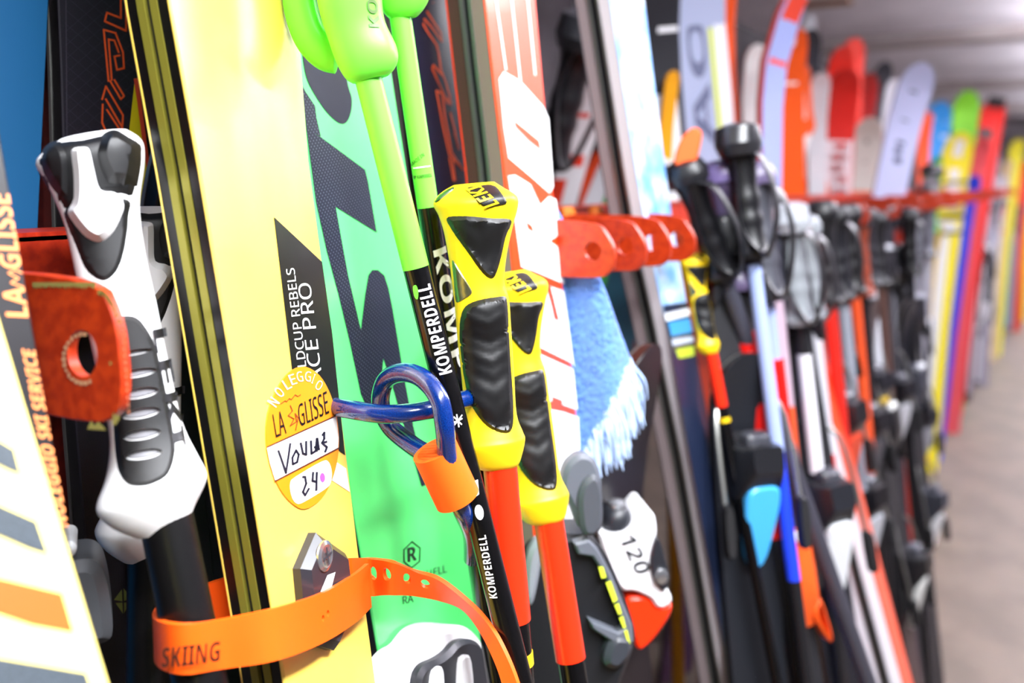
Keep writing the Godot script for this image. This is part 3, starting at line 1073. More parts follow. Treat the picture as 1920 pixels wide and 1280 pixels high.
func green_ski() -> void:
	var fr := standing(onx(817, 1280, -0.322), onx(610, 0, -0.352), nf(-8))
	var l := 1.62
	var rows := edge_rows(fr, [[508, 0, 713, 0], [610, 640, 812, 640], [722, 1280, 914, 1280]], l)
	var t := thing("ski", "light green ski with large dark dotted letters behind the blue cable lock", "ski", fr)
	ski_parts(t, rows, l, 0.016, mt("ski_green", Color(0.36, 0.92, 0.48), 0.34, 0.0, 0.6), pl("1d1d20"), steel(), pl("24242a"))
	var dk := dotted("dark_dots", Color(0.085, 0.10, 0.16), Color(0.30, 0.33, 0.38))
	dk.metallic_specular = 0.25
	var plain := mt("letter_slate", Color(0.08, 0.095, 0.15), 0.45)
	plain.metallic_specular = 0.25
	prt("dark_letter", t, fr, curvy_t([540, -20, 560, 55, 566, 100, 574, 145, 590, 178, 612, 210, 634, 230, 648, 230, 657, 212, 659, 185, 650, 150, 640, 60, 600, -20]), plain)
	prt("dark_letter", t, fr, poly_t([566, 160, 572, 172, 590, 199, 593, 222, 601, 256, 574, 244]), dk)
	prt("dark_letter", t, fr, poly_t([574, 243, 601, 257, 684, 318, 690, 342, 706, 436, 629, 388, 640, 450, 652, 515, 676, 618, 684, 552, 690, 516, 697, 506, 708, 506, 720, 516, 728, 540, 735, 575, 746, 640, 756, 700, 775, 800, 799, 908, 790, 912, 760, 810, 740, 740, 728, 700, 718, 672, 713, 740, 712, 790, 690, 770, 676, 738, 655, 640, 634, 552, 612, 470, 592, 380, 580, 290]), dk)
	var ink := pl("17321f", 0.5)
	prt("logo_outline", t, fr, stroke_t([757, 1030, 772, 1015, 787, 1027, 786, 1052, 771, 1064, 757, 1053], 2.2, true), ink)
	prt("lettering", t, fr, text_t("R", Vector2(764, 1053), Vector2(17, -4), Vector2(-1, -26)), ink)
	prt("lettering", t, fr, text_t("SHELL", Vector2(790, 1086), Vector2(47, -14), Vector2(-1, -14), false), ink)
	prt("lettering", t, fr, text_t("RA", Vector2(755, 1132), Vector2(20, -4), Vector2(-1, -14), false), ink)
	# its partner behind
	var bf := behind(fr, 0.034)
	var t2 := thing("ski", "ski standing base to base behind the light green one, showing only its side", "ski", bf)
	ski_parts(t2, mirrored(rows), l, 0.016, mt("ski_green", Color.WHITE), pl("2a2420"), steel(), pl("24242a"))

func dotted(key: String, c: Color, d: Color) -> StandardMaterial3D:
	var m := mt(key, Color.WHITE, 0.4)
	if m.albedo_texture == null:
		var im := Image.create(64, 64, false, Image.FORMAT_RGB8)
		for y in 64:
			for x in 64:
				var p := Vector2(x % 32 - 16, y % 32 - 16)
				var q := Vector2((x + 16) % 32 - 16, (y + 16) % 32 - 16)
				var n := minf(p.length(), q.length())
				im.set_pixel(x, y, d if n < 4.5 else c)
		m.albedo_texture = ImageTexture.create_from_image(im)
		m.uv1_triplanar = true
		m.uv1_scale = Vector3.ONE * 170.0
	return m

func hero_skis() -> void:
	var fr := standing(onx(1031, 850, -0.31), onx(957, 0, -0.335), nf(-3))
	var l := 1.6
	var rows := edge_rows(fr, [[908, 0, 1004, 0], [944, 300, 1030, 290], [968, 560, 1056, 545], [990, 850, 1086, 835]], l)
	var t := thing("ski", "orange red ski with large white HERO letters next to the blue towel", "ski", fr, "orange and white race skis")
	var orange := mt("ski_orange", Color(0.95, 0.25, 0.06), 0.4, 0.0, 0.1)
	ski_parts(t, rows, l, 0.0145, orange, pl("7d6a64", 0.4), steel(), pl("24242a"))
	var white := pl("f6f5f2", 0.35)
	var big := [[935, 148, 944, 134, 975, 152, 1018, 200, 1028, 222, 1037, 350, 1030, 362, 996, 332, 953, 296, 944, 240], [952, 330, 965, 328, 994, 346, 1012, 385, 1029, 368, 1042, 374, 1050, 450, 1046, 440, 1030, 452, 1044, 462, 1058, 532, 1000, 508, 977, 500, 966, 420], [978, 516, 1000, 526, 1057, 546, 1076, 690, 1072, 680, 990, 640], [986, 652, 1074, 692, 1082, 768, 1054, 758, 1054, 750, 1034, 742, 1034, 752, 1000, 740], [992, 752, 1034, 768, 1054, 772, 1084, 782, 1093, 1000, 1010, 1000]]
	for q in big:
		prt("white_letter", t, fr, poly_t(q), white)
	for q in [[963, 226, 986, 244, 1010, 264, 1013, 282, 990, 264, 965, 238], [985, 414, 997, 424, 1000, 436, 988, 428], [995, 520, 1012, 530, 1015, 557, 1000, 548], [1022, 534, 1032, 538, 1048, 602, 1038, 598, 1032, 570]]:
		prt("letter_opening", t, fr, poly_t(q), orange, null, 0.0006)
	var lines := PackedVector2Array()
	for q in [[928, -10, 948, 130], [958, -10, 975, 150], [988, -10, 1003, 140]]:
		lines.append_array(stroke_t(q, 3.0))
	prt("pinstripe", t, fr, lines, white)
	var t2 := thing("ski", "brown edged partner ski base to base behind the orange and white ski", "ski", behind(fr, 0.031), "orange and white race skis")
	ski_parts(t2, mirrored(rows), l, 0.0145, orange, pl("4a342c", 0.4), steel(), pl("24242a"))

func ice_skis() -> void:
	var fr := standing(onx(1320, 850, -0.30), onx(1176, 0, -0.34), nf(-2))
	var l := 1.65
	var rows := edge_rows(fr, [[1145, 0, 1208, 0], [1206, 400, 1258, 396], [1250, 600, 1292, 596], [1300, 850, 1338, 846]], l)
	var t := thing("ski", "icy blue and white ski with dark navy lower half beyond the row of red plates", "ski", fr, "icy blue skis standing base to base")
	ski_parts(t, rows, l, 0.015, noise_mat("ice_print", Color(0.44, 0.67, 0.93), Color(0.86, 0.93, 1.0), 0.012, 3.5, 0.4), pl("cfc8cc", 0.4), steel(), pl("202024"))
	prt("navy_half", t, fr, poly_t([1243, 572, 1288, 566, 1420, 1300, 1372, 1300]), pl("1d2740", 0.35))
	prt("white_band", t, fr, poly_t([1245, 588, 1290, 578, 1293, 590, 1248, 602]), pl("eef4fa"), null, 0.0005)
	prt("blue_band", t, fr, poly_t([1252, 604, 1292, 596, 1298, 622, 1258, 630]), pl("3f9ad8"), null, 0.0005)
	prt("white_band", t, fr, poly_t([1258, 636, 1298, 630, 1301, 640, 1261, 648]), pl("b8c4d8"), null, 0.0005)
	prt("yellow_band", t, fr, poly_t([1266, 655, 1300, 648, 1303, 666, 1272, 672]), pl("b8cc3a"), null, 0.0005)
	var t2 := thing("ski", "grey sided partner ski base to base behind the icy blue one", "ski", behind(fr, 0.034), "icy blue skis standing base to base")
	ski_parts(t2, mirrored(rows), l, 0.015, pl("33343a"), pl("8d7f80", 0.4), steel(), pl("202024"))


# ---------------------------------------------------------------- the poles nearest the lens
func dup(root: Node3D, fr: Transform3D, label: String) -> Node3D:
	var r := root.duplicate()
	r.name = numbered(String(root.name).get_slice("_0", 0))
	r.transform = fr
	r.set_meta("label", label)
	add_child(r, true)
	return r

# a part whose shape is drawn in another frame than its thing's
func partf(called: String, g: G, m: Material, parent: Node3D, fr: Transform3D, crease := 38.0) -> MeshInstance3D:
	var o := part(called, g, m, parent, crease)
	var world := Transform3D()
	var n: Node = parent
	while n is Node3D and n != self:
		world = n.transform * world
		n = n.get_parent()
	o.transform = world.affine_inverse() * fr
	return o

func shaft_to_floor(t: Node3D, segs: Array) -> void:
	for s in segs:
		var g := G.new()
		tube(g, [Vector3(s[4] if s.size() > 4 else 0.0, s[0], 0), Vector3(0, s[1], 0)], [s[3], s[3]], 24)
		part("shaft", g, s[2], t)
	var g2 := G.new()
	tube(g2, [Vector3(0, 0.0, 0), Vector3(0, 0.012, 0), Vector3(0, 0.06, 0)], [0.001, 0.0035, 0.005], 10)
	part("tip", g2, mt("tip_steel", Color(0.55, 0.55, 0.56), 0.35, 0.8), t)
	g2 = G.new()
	mound_y(g2, Vector3(0, 0.05, 0), 0.027, 0.027, [[0.0, 0.5], [0.004, 1.0], [0.008, 1.0], [0.014, 0.4]])
	part("basket", g2, pl("17171a", 0.55), t)

func near_poles() -> void:
	white_grip_poles()
	green_poles()
	yellow_grip_poles()

func white_grip_poles() -> void:
	var top := P(165, 250, 0.388)
	var low := P(318, 1000, 0.372)
	var fr := standing(low, top, EYE - low)
	var t := thing("ski_pole", "black ski pole with a white and black ribbed grip tied by the orange strap", "ski pole", fr, "poles with white grips")
	var white := mt("grip_white", Color(0.93, 0.93, 0.93), 0.4)
	var rub := mt("rubber_black", Color(0.045, 0.047, 0.055), 0.5)
	var g := G.new()
	var rows := rows_px(fr, [[110, 262, 240, 246, 0.5], [82, 282, 262, 262, 0.62], [66, 305, 272, 280, 0.7], [88, 350, 270, 312, 0.75], [112, 398, 263, 372], [126, 442, 265, 420], [141, 512, 276, 490], [158, 590, 294, 570], [175, 670, 310, 650], [190, 740, 325, 720], [202, 800, 338, 780], [204, 850, 351, 815], [195, 895, 372, 858], [179, 936, 389, 893], [183, 958, 386, 915], [212, 985, 368, 950], [255, 1002, 355, 985]], 0.8)
	var zf := body(g, rows, 36, 2.2)
	part("grip", g, white, t)
	var st := 0.0022
	g = G.new()
	patch(g, closed(uvs(fr, [64, 300, 74, 266, 98, 248, 120, 264, 134, 290, 137, 330, 133, 372, 120, 392, 100, 368, 80, 335], 0.015), 4), zf, 0.004, 0.004, st)
	part("grip_horn", g, rub, t)
	g = G.new()
	patch(g, closed(uvs(fr, [176, 290, 190, 246, 215, 232, 240, 248, 270, 268, 266, 310, 254, 360, 238, 366, 226, 350, 205, 352, 188, 330], 0.015), 4), zf, 0.007, 0.005, st)
	part("grip_horn", g, rub, t)
	g = G.new()
	patch(g, closed(uvs(fr, [70, 292, 100, 258, 150, 256, 190, 246, 215, 240, 266, 270, 262, 320, 250, 364, 226, 362, 180, 372, 130, 386, 112, 384, 92, 350], 0.015), 4), zf, 0.0016, 0.003, st)
	part("release_seat", g, rub, t)
	g = G.new()
	patch(g, closed(uvs(fr, [114, 392, 160, 372, 240, 368, 243, 400, 237, 455, 224, 500, 202, 524, 180, 522, 156, 500, 136, 452], 0.015), 4), zf, 0.0016, 0.002, st)
	part("thumb_pad", g, rub, t)
	g = G.new()
	patch(g, closed(uvs(fr, [128, 278, 140, 270, 165, 271, 174, 284, 182, 318, 192, 350, 215, 355, 237, 376, 231, 405, 213, 438, 187, 456, 160, 447, 138, 425, 117, 392, 130, 375, 132, 330], 0.017), 4), zf, 0.0065, 0.0035, st)
	part("release_tongue", g, white, t)
	g = G.new()
	var slots := []
	var spots := [[252, 660, 34, 5], [258, 699, 36, 8], [262, 737, 36, 10], [264, 775, 37, 10], [266, 815, 36, 10], [269, 852, 35, 9]]
	for q in spots:
		slots.append(uvs(fr, arr(ell_t(Vector2(q[0], q[1]), Vector2(q[2], -q[2] * 0.17), Vector2(1, q[3]), 20)), 0.016))
	patch(g, closed(uvs(fr, [198, 600, 226, 590, 255, 592, 275, 612, 294, 650, 312, 725, 326, 800, 331, 845, 318, 888, 290, 907, 262, 913, 236, 908, 219, 882, 212, 830, 206, 740, 196, 660], 0.016), 4), zf, 0.0024, 0.002, st, slots)
	part("ribbed_pad", g, rub, t)
	var lens := mt("slot_grey", Color(0.52, 0.52, 0.54), 0.35)
	for q in slots:
		g = G.new()
		patch(g, q, zf, 0.0006, 0.0008, st)
		part("pad_slot", g, lens, t)
	prt("lettering", t, fr, text_t("LEKI", Vector2(286, 618), Vector2(38, 222), Vector2(26, -6)), pl("111114"), zf, 0.0011, 0.0014, 0.010)
	var b := uv(fr, 310, 1000)
	shaft_to_floor(t, [[0.06, b.y + 0.006, mt("shaft_black", Color(0.02, 0.02, 0.023), 0.35), 0.0102]])
	# its partner further back
	var lo2 := P(283, 1052, 0.432)
	var f2 := standing(lo2, P(292, 330, 0.445), EYE - lo2)
	var v2 := f2.origin.distance_to(lo2)
	f2.origin += f2.basis.y * (v2 - b.y) * 1.0
	dup(t, f2, "ski pole with a white and black grip hanging behind the tied one")

func arr(p: PackedVector2Array) -> Array:
	var r := []
	for q in p:
		r.append(q.x)
		r.append(q.y)
	return r

func green_poles() -> void:
	var lime := mt("lime", Color(0.44, 0.93, 0.27), 0.38)
	var blk := mt("shaft_gloss", Color(0.022, 0.022, 0.026), 0.22)
	var white := pl("f2f2f2", 0.4)
	var low := P(830, 701, 0.452)
	var fr := standing(low, P(690, 145, 0.446), EYE - low)
	var t := thing("ski_pole", "lime green and black lettered pole crossing in front of the green ski", "ski pole", fr, "lime green poles")
	var g := G.new()
	var zf := body(g, rows_px(fr, [[560, -140, 690, -150], [585, -40, 715, -50], [598, 20, 717, 0], [612, 65, 722, 40], [628, 112, 742, 82], [640, 138, 746, 106], [650, 150, 740, 128], [662, 156, 728, 142]], 0.85), 32, 2.3)
	part("grip", g, lime, t)
	prt("lettering", t, fr, text_t("KOMPERDELL", Vector2(712, 50), Vector2(-28, -270), Vector2(-19, 0)), pl("55703a"), zf, 0.0005, 0.004, 0.012)
	g = G.new()
	tube(g, curve3([P(570, -90, 0.462), P(560, -10, 0.462), P(577, 60, 0.462), P(606, 96, 0.462), P(632, 104, 0.462)], 6), [0.006], 14, true, 1.6)
	partf("hand_guard", g, lime, t, Transform3D())
	var a := uv(fr, 693, 150)
	var c := uv(fr, 779, 502)
	var round_ := func(x: float, _y: float) -> float: return sqrt(maxf(0.0, 0.0064 * 0.0064 - x * x))
	shaft_to_floor(t, [[c.y, a.y + 0.01, lime, 0.0064], [0.06, c.y, blk, 0.0063]])
	prt("lettering", t, fr, text_t("KOMPERDELL", Vector2(848, 697), Vector2(-42, -166), Vector2(-24, 5)), white, round_, 0.0003, 0.002, 0.005)
	prt("leaf_mark", t, fr, curvy_t([774, 538, 780, 534, 784, 545, 783, 560, 777, 556]), lime, round_, 0.0003, 0.002, 0.005)
	prt("snow_mark", t, fr, concat([stroke_t([850, 790, 866, 784], 2.5), stroke_t([856, 776, 860, 798], 2.5), stroke_t([851, 780, 865, 794], 2.5), stroke_t([866, 778, 851, 795], 2.5)]), white, round_, 0.0003, 0.002, 0.005)
	prt("white_mark", t, fr, concat([tris_of(ell_t(Vector2(898, 958), Vector2(8, -2), Vector2(3, 14))), poly_t([886, 900, 896, 898, 898, 925, 889, 930])]), white, round_, 0.0003, 0.002, 0.005)
	prt("lettering", t, fr, text_t("KOMPERDELL", Vector2(932, 1118), Vector2(-22, -118), Vector2(-14, 3)), white, round_, 0.0003, 0.002, 0.005)
	# the second green pole, further along the aisle
	low = P(848, 701, 0.512)
	fr = standing(low, P(751, 33, 0.50), EYE - low)
	var t2 := thing("ski_pole", "slimmer lime green pole with a bold white lettered black shaft, behind the other green one", "ski pole", fr, "lime green poles")
	g = G.new()
	zf = body(g, rows_px(fr, [[680, -160, 770, -170], [700, -60, 790, -70], [708, -10, 806, -20], [714, 10, 804, 0], [722, 26, 794, 20], [734, 36, 782, 32]], 0.85), 28, 2.3)
	part("grip", g, lime, t2)
	a = uv(fr, 751, 33)
	c = uv(fr, 797, 389)
	var thin := func(x: float, _y: float) -> float: return sqrt(maxf(0.0, 0.0058 * 0.0058 - x * x))
	shaft_to_floor(t2, [[c.y, a.y + 0.01, lime, 0.0058], [0.06, c.y, blk, 0.0057]])
	prt("lettering", t2, fr, text_t("KOMP", Vector2(812, 470), Vector2(40, 226), Vector2(24, -8)), white, thin, 0.0003, 0.002, 0.005)
	prt("lettering", t2, fr, text_t("BY KOMPERDELL", Vector2(776, 336), Vector2(34, -5), Vector2(-1, -6)), pl("24361a"), thin, 0.0003, 0.002, 0.005)
	prt("lettering", t2, fr, text_t("MADE IN", Vector2(772, 312), Vector2(24, -20), Vector2(-3, -6), false), pl("24361a"), thin, 0.0003, 0.002, 0.005)
	prt("white_mark", t2, fr, poly_t([774, 314, 806, 310, 808, 312, 775, 317]), white, thin, 0.0003, 0.002, 0.005)

func concat(a: Array) -> PackedVector2Array:
	var r := PackedVector2Array()
	for q in a:
		r.append_array(q)
	return r

func yellow_grip_poles() -> void:
	var yel := mt("grip_yellow", Color(0.97, 0.82, 0.08), 0.4)
	var rub := mt("rubber_grip", Color(0.04, 0.04, 0.045), 0.45)
	var org := mt("shaft_orange", Color(0.93, 0.17, 0.04), 0.3, 0.0, 0.3)
	var low := P(937, 868, 0.48)
	var fr := standing(low, P(890, 345, 0.488), EYE - low)
	var t := thing("ski_pole", "orange ski pole with a yellow and black ribbed grip beside the blue cable", "ski pole", fr, "orange poles with yellow grips")
	var g := G.new()
	var rows := rows_px(fr, [[850, 350, 926, 338, 0.3], [826, 362, 944, 352, 0.55], [812, 378, 970, 372, 0.8], [822, 402, 971, 392], [832, 436, 962, 420], [842, 490, 950, 470], [848, 535, 946, 525], [853, 575, 954, 557], [858, 640, 958, 615], [866, 715, 963, 690], [872, 790, 968, 770], [866, 825, 980, 805], [863, 843, 984, 818], [884, 872, 976, 858], [900, 882, 970, 868]], 0.85)
	var zf := body(g, rows, 36, 2.3)
	part("grip", g, yel, t)
	var st := 0.0016
	var up := uv(fr, 900, 430, 0.012)
	var ridge := func(x: float, y: float) -> float:
		var q := (y - absf(x - up.x) * 0.6) / 0.0042
		var s := sin(q * 1.0 + 1.5 * sin(y * 70.0))
		return 0.0007 * s * s * s + 0.0011 * sin(y * 145.0)
	g = G.new()
	patch(g, closed(uvs(fr, [836, 408, 870, 404, 920, 408, 962, 412, 950, 445, 940, 490, 926, 523, 905, 514, 876, 474, 848, 435], 0.013), 4), zf, 0.0016, 0.002, st, [], ridge)
	part("rubber_pad", g, rub, t)
	g = G.new()
	patch(g, closed(uvs(fr, [884, 566, 864, 588, 859, 640, 868, 715, 884, 765, 912, 800, 945, 814, 962, 806, 966, 765, 961, 690, 957, 620, 954, 562, 930, 556], 0.013), 4), zf, 0.0018, 0.002, st, [], ridge)
	part("rubber_pad", g, rub, t)
	g = G.new()
	patch(g, closed(uvs(fr, [846, 484, 862, 506, 880, 534, 886, 550, 872, 562, 853, 568, 849, 530], 0.012), 4), zf, 0.0005, 0.0008, st)
	part("window_inlay", g, mt("inlay_metal", Color(0.5, 0.5, 0.38), 0.25, 0.8), t)
	g = G.new()
	patch(g, rounded(uvs(fr, [866, 350, 928, 341, 956, 384, 908, 393], 0.012), 0.15), zf, 0.001, 0.001, st)
	var cap := part("top_plate", g, rub, t)
	prt("lettering", cap, fr, text_t("LEKI", Vector2(936, 382), Vector2(-38, -38), Vector2(-26, 9)), yel, zf, 0.0015, 0.003, 0.012)
	g = G.new()
	patch(g, closed(uvs(fr, [813, 378, 822, 362, 846, 348, 852, 353, 836, 366, 822, 378], 0.012), 4), zf, 0.0012, 0.001, st)
	part("strap_slot", g, pl("1f3a12", 0.4), t)
	var b := uv(fr, 937, 870)
	var e := uv(fr, 968, 1162)
	shaft_to_floor(t, [[e.y, b.y + 0.008, org, 0.0087], [0.06, e.y, mt("shaft_gloss", Color.BLACK), 0.0078]])
	g = G.new()
	var q0 := uv(fr, 974, 1222)
	var q1 := uv(fr, 977, 1245)
	tube(g, [Vector3(0, q1.y, 0), Vector3(0, q0.y, 0)], [0.0082, 0.0082], 24)
	part("yellow_ring", g, yel, t)
	# its partner further along
	var lo2 := P(1028, 972, 0.545)
	var f2 := standing(lo2, P(962, 560, 0.56), EYE - lo2)
	f2.origin += f2.basis.y * (f2.origin.distance_to(lo2) - b.y)
	dup(t, f2, "orange ski pole with a yellow and black grip in front of the dark binding")


# ---------------------------------------------------------------- the cable lock and the strap
func cable_and_strap() -> void:
	var low := P(800, 860, 0.45)
	var t := thing("cable_lock", "blue braided cable lock looped through an orange sleeve in front of the green ski", "cable lock", Transform3D(Basis(), low))
	var blue := noise_mat("cable_blue", Color(0.0, 0.08, 0.30), Color(0.0, 0.20, 0.50), 0.05, 55.0, 0.22)
	blue.clearcoat_enabled = true
	blue.clearcoat = 0.8
	blue.clearcoat_roughness = 0.08
	var g := G.new()
	tube(g, curve3([P(560, 730, 0.50), P(610, 756, 0.476), P(660, 768, 0.456), P(720, 776, 0.450), P(780, 772, 0.450), P(830, 762, 0.456), P(880, 746, 0.475), P(930, 730, 0.515)], 8), [0.0045], 16)
	partf("cable_strand", g, blue, t, Transform3D())
	g = G.new()
	tube(g, curve3([P(846, 900, 0.442), P(838, 850, 0.436), P(834, 800, 0.431), P(822, 745, 0.433), P(790, 708, 0.441), P(752, 698, 0.449), P(722, 715, 0.458), P(714, 758, 0.466), P(732, 800, 0.468), P(772, 834, 0.459), P(815, 862, 0.449), P(838, 892, 0.444), P(864, 950, 0.447), P(884, 1000, 0.463), P(886, 1046, 0.477)], 8), [0.0046], 16)
	partf("cable_loop", g, blue, t, Transform3D())
	g = G.new()
	var a := P(858, 934, 0.446)
	var b := P(815, 842, 0.441)
	var d := (b - a).normalized()
	tube(g, [a + d * 0.01, a, a, b, b, b - d * 0.01], [0.0088, 0.0088, 0.0109, 0.0109, 0.0088, 0.0088], 32, false)
	partf("sleeve", g, mt("sleeve_orange", Color(0.98, 0.38, 0.07), 0.42), t, Transform3D())
	strap()

# a band of even thickness between two edges given as points; holes as [along, across, radius] in metres
func band(g: G, tops: Array, bots: Array, th: float, holes := []) -> void:
	var a := curve3(tops, 8)
	var b := curve3(bots, 8)
	var n := a.size()
	var s := [0.0]
	var w := 0.0
	for i in n:
		w += a[i].distance_to(b[i]) / n
		if i:
			s.append(s[-1] + ((a[i] + b[i]) / 2.0 as Vector3).distance_to((a[i - 1] + b[i - 1]) / 2.0))
	var at := func(p: Vector2, side: float) -> Vector3:
		var i := 0
		while i < n - 2 and s[i + 1] < p.x:
			i += 1
		var k: float = (p.x - s[i]) / maxf(1e-6, s[i + 1] - s[i])
		var t0: Vector3 = a[i].lerp(a[i + 1], k)
		var b0: Vector3 = b[i].lerp(b[i + 1], k)
		var j0 := maxi(0, i - 1)
		var j1 := mini(n - 1, i + 2)
		var along: Vector3 = (a[j1] + b[j1]) - (a[j0] + b[j0])
		var nn := along.cross(t0 - b0).normalized()
		return b0.lerp(t0, p.y / w) + nn * side * th / 2.0
	var outline := PackedVector2Array()
	for i in n:
		outline.append(Vector2(s[i], 0))
	for i in n:
		outline.append(Vector2(s[n - 1 - i], w))
	var pts := outline.duplicate()
	for i in n:
		for k in range(1, 6):
			pts.append(Vector2(s[i], w * k / 6.0))
	var rims := []
	for h in holes:
		var r := PackedVector2Array()
		for k in 16:
			r.append(Vector2(h[0], h[1]) + Vector2.from_angle(TAU * k / 16) * h[2])
		rims.append(r)
		var keep := PackedVector2Array()
		for p in pts:
			if p.distance_to(Vector2(h[0], h[1])) > h[2] * 1.12:
				keep.append(p)
		pts = keep
		pts.append_array(r)
	var ix := Geometry2D.triangulate_delaunay(pts)
	for i in range(0, ix.size(), 3):
		var p := [pts[ix[i]], pts[ix[i + 1]], pts[ix[i + 2]]]
		var c: Vector2 = (p[0] + p[1] + p[2]) / 3.0
		var ok := c.y > 0.0 and c.y < w
		for h in holes:
			ok = ok and c.distance_to(Vector2(h[0], h[1])) > h[2] * 0.96
		if not ok:
			continue
		if (p[1] - p[0]).cross(p[2] - p[0]) < 0.0:
			p = [p[0], p[2], p[1]]
		g.tri(at.call(p[0], 1.0), at.call(p[1], 1.0), at.call(p[2], 1.0))
		g.tri(at.call(p[0], -1.0), at.call(p[2], -1.0), at.call(p[1], -1.0))
	for r in [outline] + rims:
		for k in r.size():
			var p: Vector2 = r[k]
			var q: Vector2 = r[(k + 1) % r.size()]
			if r == outline:
				g.quad(at.call(p, -1.0), at.call(q, -1.0), at.call(q, 1.0), at.call(p, 1.0))
			else:
				g.quad(at.call(q, -1.0), at.call(p, -1.0), at.call(p, 1.0), at.call(q, 1.0))

func yellow_frame() -> Transform3D:
	return standing(onx(620, 1280, -0.292), onx(437, 0, -0.325), nf(-13))

func strap() -> void:
	var yf := yellow_frame()
	var on := func(px: float, py: float, h: float) -> Vector3:
		var q := uv(yf, px, py, h)
		return yf * Vector3(q.x, q.y, h)
	var t := thing("ski_strap", "orange rubber ski strap round the yellow skis and a pole, loose end with holes", "strap", Transform3D(Basis(), P(450, 1200, 0.39)))
	var org := mt("strap_orange", Color(0.98, 0.36, 0.05), 0.42)
	var g := G.new()
	band(g, [P(430, 1080, 0.43), P(335, 1112, 0.415), P(302, 1132, 0.396), P(291, 1152, 0.375), P(306, 1164, 0.358), P(350, 1169, 0.354), P(420, 1160, 0.366), on.call(515, 1139, 0.012), on.call(600, 1112, 0.0115), on.call(660, 1078, 0.008), on.call(688, 1056, 0.006)], [P(432, 1160, 0.43), P(338, 1198, 0.415), P(304, 1218, 0.396), P(294, 1236, 0.375), P(310, 1254, 0.358), P(352, 1262, 0.354), P(424, 1251, 0.366), on.call(520, 1236, 0.012), on.call(606, 1203, 0.0115), on.call(664, 1166, 0.008), on.call(693, 1138, 0.006)], 0.0022, [[0.1715, 0.0095, 0.0014], [0.1765, 0.0105, 0.0014]])
	var b := partf("band", g, org, t, Transform3D())
	g = G.new()
	band(g, [on.call(655, 1046, 0.0025), on.call(690, 1046, 0.0025), P(735, 1052, 0.462), P(780, 1070, 0.468), P(825, 1085, 0.468), P(880, 1128, 0.462), P(916, 1166, 0.455), P(944, 1212, 0.447), P(972, 1280, 0.44), P(990, 1360, 0.435)], [on.call(662, 1120, 0.0025), on.call(698, 1116, 0.0025), P(738, 1113, 0.467), P(780, 1115, 0.474), P(828, 1124, 0.476), P(868, 1140, 0.470), P(898, 1176, 0.462), P(924, 1226, 0.452), P(944, 1282, 0.445), P(960, 1364, 0.44)], 0.0022, [[0.0135, 0.0085, 0.0026], [0.0235, 0.0085, 0.0026], [0.034, 0.0085, 0.0026], [0.045, 0.0085, 0.0026], [0.056, 0.0085, 0.0026]])
	partf("loose_end", g, org, t, Transform3D())
	# the printed word
	var low := P(356, 1215, 0.3535)
	var fr := frame(low, P(356, 1100, 0.3535), EYE - low)
	var bend := func(x: float, _y: float) -> float: return -x * x * 7.0 - 0.0006
	var g2 := G.new()
	var tr := text_t("SKIING", Vector2(303, 1246), Vector2(108, -12), Vector2(2, -37))
	for i in range(0, tr.size(), 3):
		var q := []
		for j in 3:
			var p := uv(fr, tr[i + j].x, tr[i + j].y)
			q.append(v3(p, bend.call(p.x, p.y)))
		up_tri(g2, q[0], q[1], q[2], true)
	partf("lettering", g2, pl("3a1206", 0.5), b, Transform3D(fr.basis, fr.origin + fr.basis.z * 0.0034))


